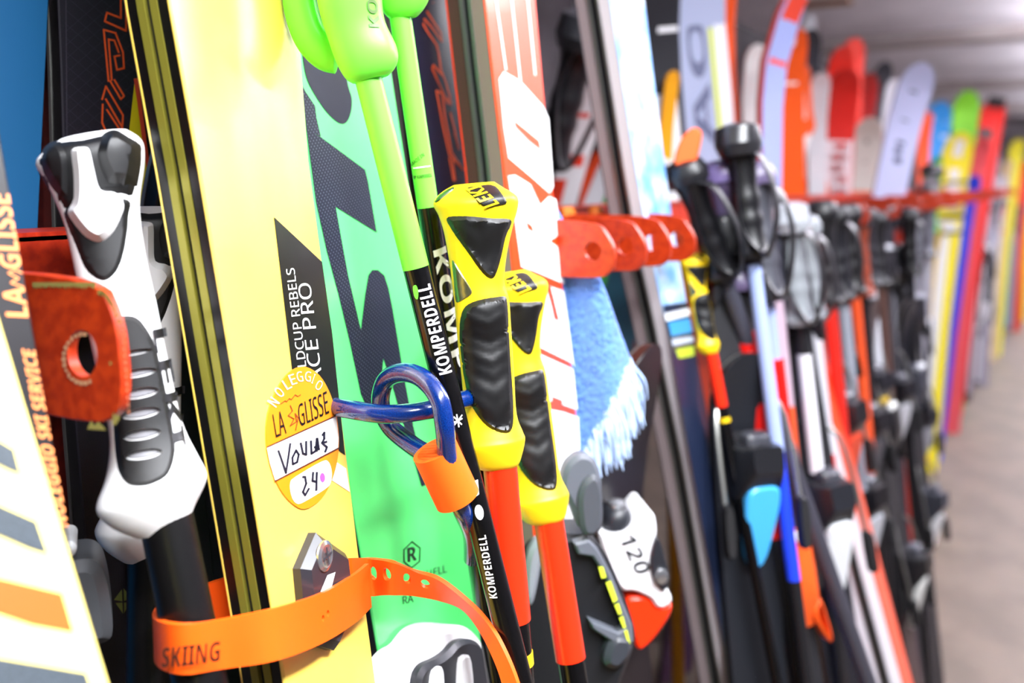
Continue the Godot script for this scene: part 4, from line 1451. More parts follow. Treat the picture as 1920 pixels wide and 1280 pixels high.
# ---------------------------------------------------------------- the towel
func towel() -> void:
	var low := P(1120, 830, 0.70)
	var fr := frame(low, P(1120, 400, 0.70), EYE - low + Vector3(0.2, 0, 0))
	var t := thing("towel", "blue terry towel with a white fringe hanging beside the orange and white ski", "towel", fr)
	var m := noise_mat("terry_blue", Color(0.20, 0.36, 0.68), Color(0.48, 0.66, 0.93), 0.09, 22.0, 0.95)
	m.rim_enabled = true
	m.rim = 0.6
	var n := FastNoiseLite.new()
	n.seed = 5
	n.frequency = 1.0
	var zf := func(x: float, y: float) -> float: return 0.007 * sin(x * 120.0 + y * 14.0) + 0.0022 * n.get_noise_2d(x * 420.0, y * 420.0) + 0.0016 * n.get_noise_2d(x * 900.0 + 50.0, y * 900.0)
	var o := uvs(fr, [1020, 380, 1046, 388, 1062, 420, 1090, 468, 1116, 505, 1134, 545, 1152, 592, 1172, 640, 1190, 684, 1176, 724, 1160, 770, 1140, 810, 1118, 850, 1100, 872, 1060, 870, 1040, 600])
	var g := G.new()
	patch(g, o, zf, 0.0025, 0.002, 0.0016)
	var back := func(x: float, y: float) -> float: return -(zf.call(-x, y) as float) + 0.002
	var g2 := G.new()
	var mir := PackedVector2Array()
	for p in o:
		mir.append(Vector2(-p.x, p.y))
	patch(g2, mir, back, 0.0025, 0.002, 0.004)
	for p in g2.v:
		g.v.append(Vector3(-p.x, p.y, -p.z))
	part("cloth", g, m, t, 80.0)
	g = G.new()
	var r := RandomNumberGenerator.new()
	r.seed = 11
	for k in 150:
		var f := r.randf()
		var at := uv(fr, lerpf(1186, 1092, f) + r.randf_range(-8, 4), lerpf(676, 862, f) + r.randf_range(-10, 4))
		var ex := uv(fr, lerpf(1212, 1105, pow(f, 1.0)) + r.randf_range(-16, 6), lerpf(752, 872, f) + r.randf_range(-6, 26) + (34.0 * sin(f * 3.0)))
		var z0: float = zf.call(at.x, at.y) + 0.002
		var mid := (at + ex) / 2.0 + Vector2(r.randf_range(-0.002, 0.004), 0.002)
		tube(g, curve3([v3(at, z0), v3(mid, z0 + r.randf_range(-0.002, 0.006)), v3(ex, z0 + r.randf_range(-0.006, 0.006))], 4), [0.0009, 0.0009, 0.0009, 0.0008, 0.0008, 0.0008, 0.0007, 0.0006, 0.0003], 5)
	var fm := pl("b9d0f2", 0.9)
	var fo := part("fringe", g, fm, t)
	fo.set_meta("kind", "stuff")
	fo.set_meta("label", "pale fringe threads")


# ---------------------------------------------------------------- the bindings nearest the lens
func solid(called: String, parent: Node3D, fr: Transform3D, a: Array, z0: float, z1: float, bevel: float, m: Material, round_ := true) -> MeshInstance3D:
	var g := G.new()
	var p := uvs(fr, a, z1)
	if round_:
		p = rounded(p, 0.22, 2)
	prism(g, p, z0, z1, bevel, bevel * 0.5)
	return partf(called, g, m, parent, fr)

func ski_named(words: String) -> Node3D:
	for c in get_children():
		if c.has_meta("label") and String(c.get_meta("label")).begins_with(words):
			return c
	return self

func near_bindings() -> void:
	var white := pl("f2f2f4", 0.35)
	var dark := pl("202228", 0.42)
	var grey := pl("5b5f68", 0.45)
	# the white toe piece on the green ski
	var gs := ski_named("light green ski")
	var fr := gs.transform
	var toe := solid("toe_piece", gs, fr, [746, 1420, 746, 1268, 758, 1240, 772, 1224, 792, 1214, 812, 1184, 838, 1172, 878, 1172, 902, 1190, 922, 1220, 938, 1290, 945, 1420], 0.0, 0.022, 0.004, white)
	var inner := solid("toe_frame", toe, fr, [782, 1420, 786, 1272, 800, 1246, 826, 1236, 846, 1222, 862, 1202, 884, 1196, 906, 1206, 926, 1250, 936, 1300, 938, 1420], 0.018, 0.028, 0.0025, dark)
	for q in [[806, 1420, 811, 1262, 826, 1247, 836, 1252, 838, 1420], [862, 1420, 862, 1238, 874, 1226, 888, 1230, 897, 1420]]:
		solid("white_slat", toe, fr, q, 0.022, 0.0305, 0.0015, white)
	# the grey heel piece on the black lettered ski
	var ks := ski_named("black ski with orange rental")
	var kl := P(180, 1210, 0.385)
	fr = frame(kl, P(180, 1000, 0.385), EYE - kl)
	var kb := solid("heel_piece", ks, fr, [120, 1060, 168, 1052, 192, 1066, 204, 1110, 213, 1180, 208, 1210, 150, 1222, 120, 1200], -0.03, 0.0, 0.004, pl("4a4c50", 0.45))
	solid("heel_cap", kb, fr, [112, 1020, 136, 1016, 146, 1028, 138, 1046, 118, 1050], -0.02, 0.003, 0.002, pl("c8cacc", 0.4))
	# the dark heel piece on the orange and white ski
	var hs := ski_named("orange red ski")
	var low := P(1080, 1280, 0.63)
	fr = frame(low, P(1080, 900, 0.63), EYE - low + Vector3(0.25, 0, 0))
	var disc := solid("heel_disc", hs, fr, [1052, 915, 1062, 872, 1088, 850, 1114, 856, 1130, 890, 1133, 990, 1108, 1012, 1086, 990, 1070, 945], 0.0, 0.012, 0.003, grey)
	solid("heel_disc_face", disc, fr, [1084, 940, 1094, 905, 1116, 888, 1131, 906, 1134, 990, 1116, 1008, 1092, 1006], 0.01, 0.017, 0.003, pl("45484f", 0.5))
	var hb := solid("heel_piece", hs, fr, [962, 1420, 962, 1180, 985, 1040, 1020, 996, 1078, 1006, 1108, 1004, 1128, 1022, 1152, 1064, 1192, 1170, 1196, 1206, 1182, 1246, 1164, 1290, 1164, 1420], -0.03, 0.006, 0.004, pl("15161a", 0.45))
	solid("side_panel", hb, fr, [984, 1090, 990, 1040, 1008, 1010, 1022, 1016, 1010, 1100, 1000, 1140, 986, 1136], 0.0, 0.010, 0.003, pl("8d929a", 0.4))
	solid("housing_rib", hb, fr, [1078, 1020, 1104, 1012, 1122, 1030, 1146, 1074, 1186, 1172, 1188, 1204, 1168, 1216, 1112, 1180, 1106, 1164, 1160, 1186, 1172, 1178, 1136, 1080, 1112, 1044, 1086, 1040], 0.004, 0.014, 0.0012, grey, false)
	solid("lever_tail", hb, fr, [1150, 1190, 1190, 1196, 1188, 1232, 1160, 1262, 1130, 1250], 0.0, 0.016, 0.004, pl("33363d", 0.45))
	var marks := concat([poly_t([1122, 1062, 1131, 1062, 1137, 1082, 1128, 1084]), poly_t([1136, 1092, 1145, 1088, 1158, 1124, 1150, 1130]), poly_t([1152, 1134, 1160, 1130, 1166, 1150, 1160, 1152]), poly_t([1161, 1158, 1168, 1154, 1174, 1176, 1169, 1178]), poly_t([1170, 1182, 1176, 1180, 1182, 1206, 1178, 1208])])
	var lm := []
	for p in marks:
		lm.append(p)
	var g := G.new()
	for i in range(0, marks.size(), 3):
		var q := []
		for j in 3:
			q.append(v3(uv(fr, marks[i + j].x, marks[i + j].y, 0.0145), 0.0145))
		up_tri(g, q[0], q[1], q[2], true)
	partf("yellow_marks", g, pl("d4e23a", 0.45), hb, fr)
	# the white and orange heel piece one ski further
	low = P(1200, 1280, 0.72)
	fr = frame(low, P(1200, 900, 0.72), EYE - low + Vector3(0.25, 0, 0))
	var bs := standing(P(1175, 1200, 0.775), P(1130, 700, 0.79), nf(0))
	var holder := thing("ski", "black ski with a white and orange heel piece behind the orange poles", "ski", bs)
	ski_parts(holder, ski_rows(1.02, 0.1, 0.075, 0.09), 1.02, 0.014, pl("1a1416", 0.4), pl("3a1a12"), steel(), pl("202024"))
	var wb := solid("heel_piece", holder, fr, [1120, 996, 1142, 1004, 1170, 1000, 1200, 980, 1216, 960, 1228, 964, 1233, 1000, 1222, 1056, 1252, 1102, 1263, 1128, 1246, 1142, 1232, 1140, 1222, 1122, 1190, 1108, 1166, 1110, 1142, 1062], -0.05, 0.0, 0.0022, white)
	var num := text_t("120", Vector2(1160, 1008), Vector2(34, 70), Vector2(28, -9), true)
	g = G.new()
	for i in range(0, num.size(), 3):
		var q := []
		for j in 3:
			q.append(v3(uv(fr, num[i + j].x, num[i + j].y, 0.0006), 0.0006))
		up_tri(g, q[0], q[1], q[2], true)
	partf("number", g, pl("2a2c30"), wb, fr)
	solid("orange_shell", wb, fr, [1168, 1122, 1212, 1118, 1236, 1142, 1262, 1128, 1260, 1152, 1228, 1200, 1198, 1226, 1186, 1190], -0.045, -0.003, 0.0022, mt("shell_orange", Color(0.93, 0.2, 0.04), 0.25))
	solid("screw_panel", wb, fr, [1218, 1052, 1230, 1006, 1240, 1016, 1252, 1064, 1258, 1092, 1246, 1112, 1226, 1092], -0.004, 0.004, 0.0012, dark)
	var c := uv(fr, 1240, 1080, 0.005)
	g = G.new()
	mound(g, v3(c, 0.003), 0.011, 0.012, [[0.0, 1, 1], [0.003, 1, 1], [0.004, 0.7, 0.7]], 16, 2.0)
	partf("screw", g, mt("screw_steel", Color.WHITE), wb, fr)
	g = G.new()
	var a := uv(fr, 1165, 985)
	var e := uv(fr, 1165, 955)
	mound_y(g, Vector3(a.x, a.y - 0.006, -0.02), 0.0125, 0.016, [[0.0, 1.0], [0.008, 1.0], [0.014, 0.8], [0.017, 0.5]])
	var knob := partf("knob", g, dark, wb, fr)
	g = G.new()
	mound_y(g, Vector3(a.x + 0.001, a.y + 0.0095, -0.018), 0.008, 0.01, [[0.0, 1.0], [0.003, 0.9], [0.0045, 0.5]])
	partf("knob_top", g, mt("screw_steel", Color.WHITE), knob, fr)

# ---------------------------------------------------------------- the row further along the aisle
# a ski from its tip pixel to a lower pixel of its axis, d metres along the view at the tip and e at the lower point
func lean_ski(label: String, group: String, tip: Array, low: Array, w: float, phi: float, top: Material, side: Material, rise := 0.05, th := 0.014) -> Node3D:
	var hi := P(tip[0], tip[1], tip[2])
	var lo := P(low[0], low[1], low[2])
	var fr := standing(lo, hi, nf(phi))
	var l := fr.origin.distance_to(hi)
	var t := thing("ski", label, "ski", fr, group)
	ski_parts(t, ski_rows(l, w, w * 0.74, w * 0.92), l, th, top, side, steel(), pl("1b1b20", 0.4), rise, 0.16, w * 0.8)
	return t

func tip_v(t: Node3D) -> float:
	return (t.get_child(0) as MeshInstance3D).mesh.get_aabb().end.y

# stripes across a ski, [from the tip, to, left share, right share]
func bars(called: String, t: Node3D, w: float, list: Array, m: Material, rise := 0.05) -> void:
	var l := tip_v(t)
	var dz := func(_x: float, y: float) -> float: return rise * pow(maxf(0.0, (y - l + 0.16) / 0.16), 2.0)
	var tr := PackedVector2Array()
	for q in list:
		var a := Vector2(w * q[2] / 2.0, l - q[1])
		var b := Vector2(w * q[3] / 2.0, l - q[0])
		tr.append_array(tris_of(PackedVector2Array([a, Vector2(b.x, a.y), b, Vector2(a.x, b.y)])))
	prl(called, t, tr, m, dz, 0.0004, 0.02)

func down_text(t: Node3D, s: String, from: float, to: float, w: float, m: Material, upward := true) -> void:
	var l := tip_v(t)
	var dz := func(_x: float, y: float) -> float: return 0.05 * pow(maxf(0.0, (y - l + 0.16) / 0.16), 2.0)
	if upward:
		prl("lettering", t, text_t(s, Vector2(w / 2.0, l - to), Vector2(0, to - from), Vector2(-w, 0)), m, dz, 0.0005, 0.03)
	else:
		prl("lettering", t, text_t(s, Vector2(-w / 2.0, l - from), Vector2(0, from - to), Vector2(w, 0)), m, dz, 0.0005, 0.03)

# print too blurred to read: a column of short blocks
func block_print(t: Node3D, from: float, to: float, w: float, n: int, m: Material) -> void:
	var d := (to - from) / n
	for k in n:
		var e := 0.25 * ((k * 5) % 3) - 0.25
		bars("print_block", t, w, [[from + d * k, from + d * (k + 0.68), -0.8 + maxf(0.0, e), 0.8 + minf(0.0, e)]], m)

func middle_things() -> void:
	var black := pl("141418", 0.4)
	var gloss := mt("shaft_gloss", Color.BLACK)
	var grp := "skis along the middle of the rack"
	# --- beyond the rail, leaning the other way
	var t := lean_ski("white ski with red flecks leaning the other way behind the rail", "skis behind the rail", [1130, 60, 1.2], [1046, 388, 1.3], 0.06, 35, pl("dcd6da"), pl("b8322a"))
	bars("red_flecks", t, 0.06, [[0.08, 0.13, -0.5, 0.3], [0.15, 0.19, -0.2, 0.7], [0.21, 0.25, -0.7, 0.1], [0.27, 0.3, -0.1, 0.5]], pl("d8361e"))
	t = lean_ski("dark orange red ski leaning behind the rail beside the white flecked one", "skis behind the rail", [1128, 190, 1.34], [1066, 388, 1.38], 0.045, 35, pl("c8401e"), pl("2a1a18"))
	t = lean_ski("pale grey ski leaning behind the rail, next to the icy blue ski", "skis behind the rail", [1168, 170, 1.42], [1098, 388, 1.46], 0.055, 35, pl("c9c4ca"), pl("2a2628"))
	lean_ski("green ski end low behind the rail", "skis behind the rail", [1162, 296, 1.5], [1130, 400, 1.52], 0.085, 45, pl("3fa02c"), pl("6b6a20"))
	lean_ski("olive ski low behind the rail beside the green end", "skis behind the rail", [1186, 318, 1.56], [1160, 400, 1.58], 0.06, 45, pl("7a7428"), pl("3a3a20"))
	pole("black pole with white banded sleeve leaning behind the rail", "poles behind the rail", P(1096, 60, 1.16), P(1040, 270, 1.2), black, pl("2b2b30"), black, [[0.1, 3.0, black, 0.011]], 1.4, "wide")
	pole("second black pole with a bulky grip, leaning behind the rail", "poles behind the rail", P(1122, 30, 1.3), P(1084, 280, 1.34), pl("222226"), pl("8a8c90", 0.3), black, [[0.1, 3.0, pl("1c1c20"), 0.013]], 1.5, "wide")
	# dark skis added on the other side of the rack to darken the gap below its rail
	var added_dark_skis := [["navy blue", "2a3560"], ["burgundy", "6e1f22"], ["forest green", "2c5236"], ["anthracite grey", "4a4d55"], ["chestnut brown", "5e3c26"], ["jet black", "1a1a1e"], ["petrol blue", "1f4a5c"], ["rust red", "7a3420"], ["olive", "55552a"], ["plum", "4c2c4a"], ["steel grey", "6a6e76"], ["ink blue", "20264a"]]
	for k in 12:
		var z := -0.3 - 0.2 * k
		var x := -0.66 - 0.05 * (k % 3)
		var lo := Vector3(x - 0.12, 0.0, z + 0.03)
		var l := 1.03 + 0.02 * ((k * 7) % 4)
		var fr := standing(lo, Vector3(x, l - 0.01, z), Vector3(1, 0.1, 0.3))
		var b := thing("ski", added_dark_skis[k][0] + " ski added on the other side of the rack to darken the gap below the rail", "ski", fr, "skis added to darken the other side of the rack")
		ski_parts(b, ski_rows(l, 0.13, 0.1, 0.12), l, 0.014, pl(added_dark_skis[k][1], 0.45), black, steel(), black)
	# --- the orange and the lettered ski beside the icy blue pair
	lean_ski("orange ski squeezed against the icy blue ski", grp, [1262, 430, 0.97], [1362, 900, 0.97], 0.07, 6, pl("f0582a", 0.35), pl("f0582a"), 0.02)
	t = lean_ski("black ski with yellow green block letters beside the orange one", grp, [1312, 430, 1.04], [1398, 960, 1.04], 0.06, 16, black, black, 0.02)
	block_print(t, 0.17, 0.36, 0.022, 7, pl("d6e03a"))
	lean_ski("violet blue ski between the lettered ski and the red poles", grp, [1360, 470, 1.1], [1424, 930, 1.1], 0.05, 20, pl("4a5fc0", 0.35), pl("8a5bb0"), 0.02)
	lean_ski("amber ski behind the red and blue poles", grp, [1372, 520, 1.14], [1420, 800, 1.14], 0.03, 30, pl("f0962a", 0.35), pl("c87020"), 0.02)
	# --- high tips
	t = lean_ski("wide pale grey ski with dark letters and a yellow stripe", grp, [1285, -130, 1.43], [1338, 420, 1.46], 0.105, 46, pl("aab2cf", 0.35), pl("4c4a58"))
	bars("yellow_stripe", t, 0.105, [[0.15, 0.38, 0.42, 0.56]], pl("dbe63c"))
	bars("white_panel", t, 0.105, [[0.14, 0.43, 0.6, 0.98]], pl("eef0f6"))
	down_text(t, "AO", 0.13, 0.33, 0.03, pl("676c88"))
	t = lean_ski("black ski with white panels beside the grey lettered ski", grp, [1224, -90, 1.32], [1262, 330, 1.34], 0.056, 46, pl("1e1e24"), black)
	for q in [[0.09, 0.14, -0.2, 0.9], [0.2, 0.3, -0.7, 0.6], [0.34, 0.37, -0.9, 0.2]]:
		bars("white_panel", t, 0.056, [q], pl("e6e6ea"))
	lean_ski("mango yellow ski showing a narrow strip beyond the icy blue ski", grp, [1242, 140, 1.34], [1250, 420, 1.34], 0.02, 50, pl("f0a81e"), pl("a86a18"))
	lean_ski("bright orange ski tip between the grey ski and the black grip", grp, [1345, -60, 1.56], [1378, 400, 1.58], 0.04, 50, pl("f2561e"), pl("30201c"))
	lean_ski("slim white ski with scarlet tip beside the lilac ski", grp, [1400, 90, 1.7], [1422, 400, 1.7], 0.038, 50, pl("f2ecec"), pl("c03a26"))
	t = lean_ski("lilac ski with a long red upturned tip", grp, [1452, -8, 1.4], [1448, 420, 1.36], 0.05, 20, pl("9aa4d6", 0.3), pl("c23a34"), 0.05)
	bars("red_tip", t, 0.05, [[0.01, 0.12, -0.8, 0.8]], pl("e0442e"), 0.05)
	t = lean_ski("orange ski with a rounded white spotted tip", grp, [1478, 58, 1.9], [1490, 420, 1.9], 0.056, 55, pl("f05a1c", 0.25), pl("a83a20"))
	bars("white_spot", t, 0.056, [[0.02, 0.035, -0.6, 0.0], [0.05, 0.065, 0.2, 0.8], [0.085, 0.11, -0.6, 0.5]], pl("f8f4f0"))
	t = lean_ski("glossy orange ski with a broad white stripe down its middle", grp, [1474, 118, 2.05], [1548, 432, 2.22], 0.074, 48, pl("f0602a", 0.2), pl("d04a22"), 0.05)
	bars("white_stripe", t, 0.07, [[0.06, 0.42, -0.55, 0.5]], pl("fffaf6", 0.2))
	# --- frontal skis
	t = lean_ski("greyish white ski beside the red lettered ski", grp, [1530, 140, 2.13], [1534, 440, 2.13], 0.044, 62, pl("cfcfd4"), pl("77777c"))
	t = lean_ski("red ski with white lettering below its dark red tip", grp, [1578, 132, 2.36], [1568, 440, 2.36], 0.08, 62, pl("b81c14", 0.35), pl("701410"))
	bars("white_field", t, 0.08, [[0.145, 0.33, -0.85, 0.85]], pl("d8c8cc"))
	block_print(t, 0.155, 0.32, 0.05, 6, pl("c8281c"))
	lean_ski("red ski tip with a black end above the red lettered ski", grp, [1572, 92, 2.53], [1574, 440, 2.53], 0.067, 62, pl("d0241a", 0.3), black)
	lean_ski("coral red rounded ski tip, highest among the red ones", grp, [1594, 76, 2.67], [1596, 440, 2.67], 0.067, 62, pl("e64a40", 0.3), pl("8a1a16"))
	lean_ski("dark maroon ski between the red and the beige ski", grp, [1622, 140, 2.94], [1612, 440, 2.94], 0.07, 62, pl("80100e", 0.35), pl("400c0a"))
	t = lean_ski("beige round tipped ski with an orange band above the rail", grp, [1624, 222, 2.65], [1616, 440, 2.65], 0.085, 62, pl("bdb8b0", 0.4), pl("55504c"))
	bars("orange_band", t, 0.085, [[0.205, 0.245, -0.8, 0.8]], pl("d8703a"))
	block_print(t, 0.06, 0.18, 0.018, 5, pl("7d7a74"))
	t = lean_ski("pale lavender grey ski with dark letters, leaning across", grp, [1718, 128, 2.2], [1652, 440, 2.15], 0.078, 62, pl("aeb2d2", 0.35), pl("5d5f70"))
	block_print(t, 0.06, 0.24, 0.026, 8, pl("42465a"))
	lean_ski("white ski half hidden by the lavender grey ski", grp, [1668, 150, 3.06], [1664, 440, 3.06], 0.046, 62, pl("e6e6f0"), black)
	lean_ski("black ski rising behind the lavender grey ski", grp, [1652, 118, 3.2], [1650, 440, 3.2], 0.06, 62, pl("222228"), black)
	lean_ski("charcoal ski rising behind the greyish white ski", grp, [1512, 60, 2.2], [1516, 440, 2.2], 0.052, 62, pl("2c2c34"), black)
	lean_ski("silver ski tip between the orange and the red tips", grp, [1510, 34, 2.28], [1506, 440, 2.28], 0.03, 62, pl("c6c8d0", 0.25), black)
	middle_bindings()
	middle_poles()

func middle_bindings() -> void:
	var black := pl("141418", 0.4)
	var grp := "skis with bindings along the middle of the rack"
	var list := [
		["dark ski with a light blue heel lever on its binding", [1378, 660, 0.93], [1412, 1100, 0.90], 0.068, 42, "1b1d22", 700, "17181c", "46b0f0"],
		["slate ski with an orange and white toe piece low down", [1420, 800, 0.98], [1486, 1240, 0.95], 0.068, 42, "56606c", 1360, "ee5a1e", "f0ecea"],
		["navy ski with a grey side beside the slate one", [1420, 600, 1.2], [1530, 1290, 1.2], 0.062, 6, "22407a", 1230, "1a1a1e", "d8e23c"],
		["black ski with a large white heel lever", [1446, 430, 1.14], [1530, 930, 1.12], 0.066, 42, "1e1e24", 780, "202228", "e8ecf0"],
		["black ski with a grey binding and orange tail", [1500, 440, 1.36], [1580, 960, 1.36], 0.07, 20, "1c1a1e", 660, "16161a", "d8482a"],
		["charcoal ski with black binding and pale brake arms", [1530, 470, 1.46], [1612, 1040, 1.46], 0.072, 22, "24242c", 830, "101014", "c4c8d0"],
		["dark red ski with a black binding at mid height", [1560, 420, 1.6], [1632, 1000, 1.6], 0.07, 26, "8c1e18", 690, "121216", "44464e"],
		["black ski with a blue and yellow badge on its heel piece", [1580, 440, 1.72], [1640, 900, 1.72], 0.07, 28, "17171b", 620, "1a1a20", "f0c83a"],
		["dusky ski with a black and white heel piece facing the aisle", [1612, 560, 1.7], [1704, 1180, 1.7], 0.074, 10, "3a2a2c", 1010, "121216", "e6e8e4"],
		["graphite ski with a silver lever next to the aisle", [1636, 420, 1.9], [1680, 900, 1.9], 0.07, 30, "2a2a32", 640, "17171c", "d2d4dc"],
		["scarlet ski with a dark binding in the shade of the rack", [1668, 430, 2.05], [1696, 900, 2.05], 0.07, 36, "c8301e", 620, "15151a", "3a3a44"],
		["grey ski with worn binding at the end of the section", [1696, 420, 2.25], [1722, 900, 2.25], 0.07, 36, "7d8088", 700, "1c1c22", "9a9ca6"],
		["black ski with pale binding parts low at the section end", [1690, 560, 2.0], [1732, 1000, 2.0], 0.06, 20, "202026", 860, "34363e", "e4e6ea"],
	]
	for q in list:
		var t := lean_ski(q[0], grp, q[1], q[2], q[3], q[4], pl(q[5], 0.35), pl("8f98a8", 0.35) if String(q[0]).begins_with("navy") else black, 0.03)
		var f: float = (q[6] - q[1][1]) / (q[2][1] - q[1][1])
		var px: float = lerpf(q[1][0], q[2][0], f)
		var v := uv(t.transform, px, q[6]).y
		binding(t, v, q[3] * 0.95, pl(q[7], 0.35), pl(q[8], 0.3), 0.7 if String(q[0]).begins_with("dark ski with a light") else 0.85)
	# the pale sided pair that crosses the section
	var hi := P(1478, 440, 1.3)
	var lo := P(1704, 1285, 1.24)
	var fr := standing(lo, hi, nf(-4))
	var l := fr.origin.distance_to(hi)
	var rows := ski_rows(l, 0.08, 0.064, 0.076)
	var a := thing("ski", "vermilion ski with a wide white side leaning far out into the aisle", "ski", fr, "white sided skis standing base to base")
	ski_parts(a, rows, l, 0.017, pl("f0502a", 0.3), pl("eceaf0", 0.35), pl("cfcdd4", 0.3), black, 0.03)
	var b := thing("ski", "white sided partner ski base to base behind the vermilion one", "ski", behind(fr, 0.042), "white sided skis standing base to base")
	ski_parts(b, mirrored(rows), l, 0.017, pl("3a3038"), pl("dcdae2", 0.35), steel(), black, 0.03)

func middle_poles() -> void:
	var black := pl("141418", 0.4)
	var red_ := mt("pole_red", Color(0.86, 0.08, 0.05), 0.28, 0.0, 0.3)
	var blue := mt("pole_blue", Color(0.12, 0.25, 0.85), 0.28, 0.0, 0.3)
	var pale := mt("pole_pale", Color(0.62, 0.68, 0.86), 0.25, 0.0, 0.3)
	var silver := mt("grip_silver", Color(0.6, 0.62, 0.64), 0.28, 0.1)
	var violet := pl("5c5070", 0.35)
	var grp := "poles along the middle of the rack"
	# yellow rimmed grip under the red plates
	var src := ski_named("orange ski pole with a yellow and black ribbed grip")
	var lo := P(1334, 662, 0.90)
	var f := standing(lo, P(1296, 470, 0.91), EYE - lo + Vector3(0.35, 0, 0))
	var s := 0.66
	var b := 0.0
	for c in src.get_children():
		if String(c.name) == "grip":
			b = (c as MeshInstance3D).mesh.get_aabb().position.y
	f.origin += f.basis.y * (f.origin.distance_to(lo) - b * s)
	f.basis = f.basis.scaled_local(Vector3(s, s, s))
	dup(src, f, "small yellow and black pole grip hanging under the red plates")
	pole("black pole with a bulky black grip and wide strap above the rail", grp, P(1384, 266, 0.92), P(1452, 800, 0.90), black, pl("26262a", 0.3), black, [[0.12, 0.3, pale, 0.007], [0.3, 0.42, blue, 0.0065], [0.42, 3.0, black, 0.0065]], 0.92, "wide")
	pole("red pole with a violet grip beside the bulky black grip", grp, P(1352, 322, 0.94), P(1436, 880, 0.92), violet, pl("77689a", 0.3), null, [[0.11, 0.16, black, 0.008], [0.16, 0.36, red_, 0.0105], [0.36, 3.0, black, 0.008]], 0.95)
	pole("red pole with a smoky grey grip and long red shaft", grp, P(1412, 326, 1.02), P(1482, 940, 1.0), pl("55565e", 0.3), violet, black, [[0.11, 0.2, pale, 0.008], [0.2, 0.38, red_, 0.0105], [0.38, 0.46, black, 0.011], [0.46, 3.0, pl("3a5aa8", 0.3), 0.008]], 1.1)
	pole("pole with a shiny silver grip beside the orange finger plate", grp, P(1478, 408, 1.1), P(1520, 780, 1.1), silver, mt("cap_silver", Color(0.75, 0.77, 0.8), 0.2, 0.2), black, [[0.11, 0.16, black, 0.009], [0.16, 0.3, pl("e8e8ee", 0.3), 0.0085], [0.3, 3.0, black, 0.008]], 1.0, "wide")
	pole("second silver gripped pole with a pale and red shaft, behind the first", grp, P(1506, 420, 1.22), P(1548, 800, 1.22), silver, silver, black, [[0.11, 0.3, pl("d0d0d8", 0.3), 0.008], [0.3, 3.0, red_, 0.008]], 1.0)
	pole("pole with a lilac shaft between the red and silver ones", grp, P(1436, 372, 1.1), P(1474, 760, 1.08), pl("3a3a44", 0.3), pl("2a2a30"), null, [[0.11, 0.24, pl("c0a8b8", 0.3), 0.009], [0.24, 0.4, pl("e8582a", 0.3), 0.009], [0.4, 3.0, black, 0.008]], 0.9)
	pole("black pole with an orange blade shaped grip guard", grp, P(1286, 318, 0.9), P(1372, 560, 0.92), black, black, black, [[0.1, 3.0, pl("3c3c46", 0.35), 0.009]], 0.9)
	var g := G.new()
	var low := P(1290, 330, 0.885)
	var fr := frame(low, P(1296, 240, 0.885), EYE - low)
	prism(g, closed(uvs(fr, [1270, 318, 1264, 298, 1276, 262, 1298, 240, 1315, 246, 1314, 270, 1304, 306, 1290, 330, 1280, 328]), 4), -0.006, 0.0, 0.002, 0.002)
	partf("orange_guard", g, pl("f4662c", 0.35), ski_named("black pole with an orange blade"), fr)
	var more := [
		["black pole with grey tape over a crimson shaft", 1540, 392, 1588, 900, 1.3, "1a1a1e", "c8281e"],
		["black pole with a steel coloured shaft beside the crimson one", 1566, 400, 1612, 900, 1.42, "202026", "9aa0ac"],
		["black gripped pole with an orange band", 1588, 396, 1636, 920, 1.5, "17171a", "e8562a"],
		["pole with a rust coloured grip among black ones", 1606, 410, 1648, 900, 1.6, "8a3a22", "1c1c20"],
		["pole with a smoke black grip and white tip shaft", 1622, 402, 1664, 900, 1.72, "24242a", "dadce4"],
		["pole with a brown shaft near the section end", 1642, 408, 1680, 900, 1.82, "1c1c20", "5a4038"],
		["charcoal pole with an ash grey shaft near the section end", 1660, 396, 1690, 900, 1.95, "2a2a32", "77787f"],
		["thin black pole standing at the section end next to the aisle", 1704, 400, 1722, 1000, 2.0, "101014", "1a1a1e"],
		["pole with a tomato red grip near the section end", 1684, 416, 1706, 900, 2.1, "d8341e", "26262c"],
		["slate blue pole leaning among the bindings", 1516, 520, 1560, 1000, 1.34, "3a3f4a", "4a5fa0"],
		["red shafted pole leaning low among the bindings", 1480, 780, 1532, 1120, 1.14, "1b1b20", "d42a1e"],
		["grey shafted pole leaning low among the bindings", 1500, 800, 1566, 1200, 1.2, "1b1b22", "8f96a6"],
	]
	for q in more:
		pole(q[0], grp, P(q[1], q[2], q[5]), P(q[3], q[4], q[5]), pl(q[6], 0.35), black, black if int(q[1]) % 3 == 0 else null, [[0.11, 0.42, pl(q[7], 0.3), 0.009], [0.42, 3.0, black, 0.008]], 1.05)


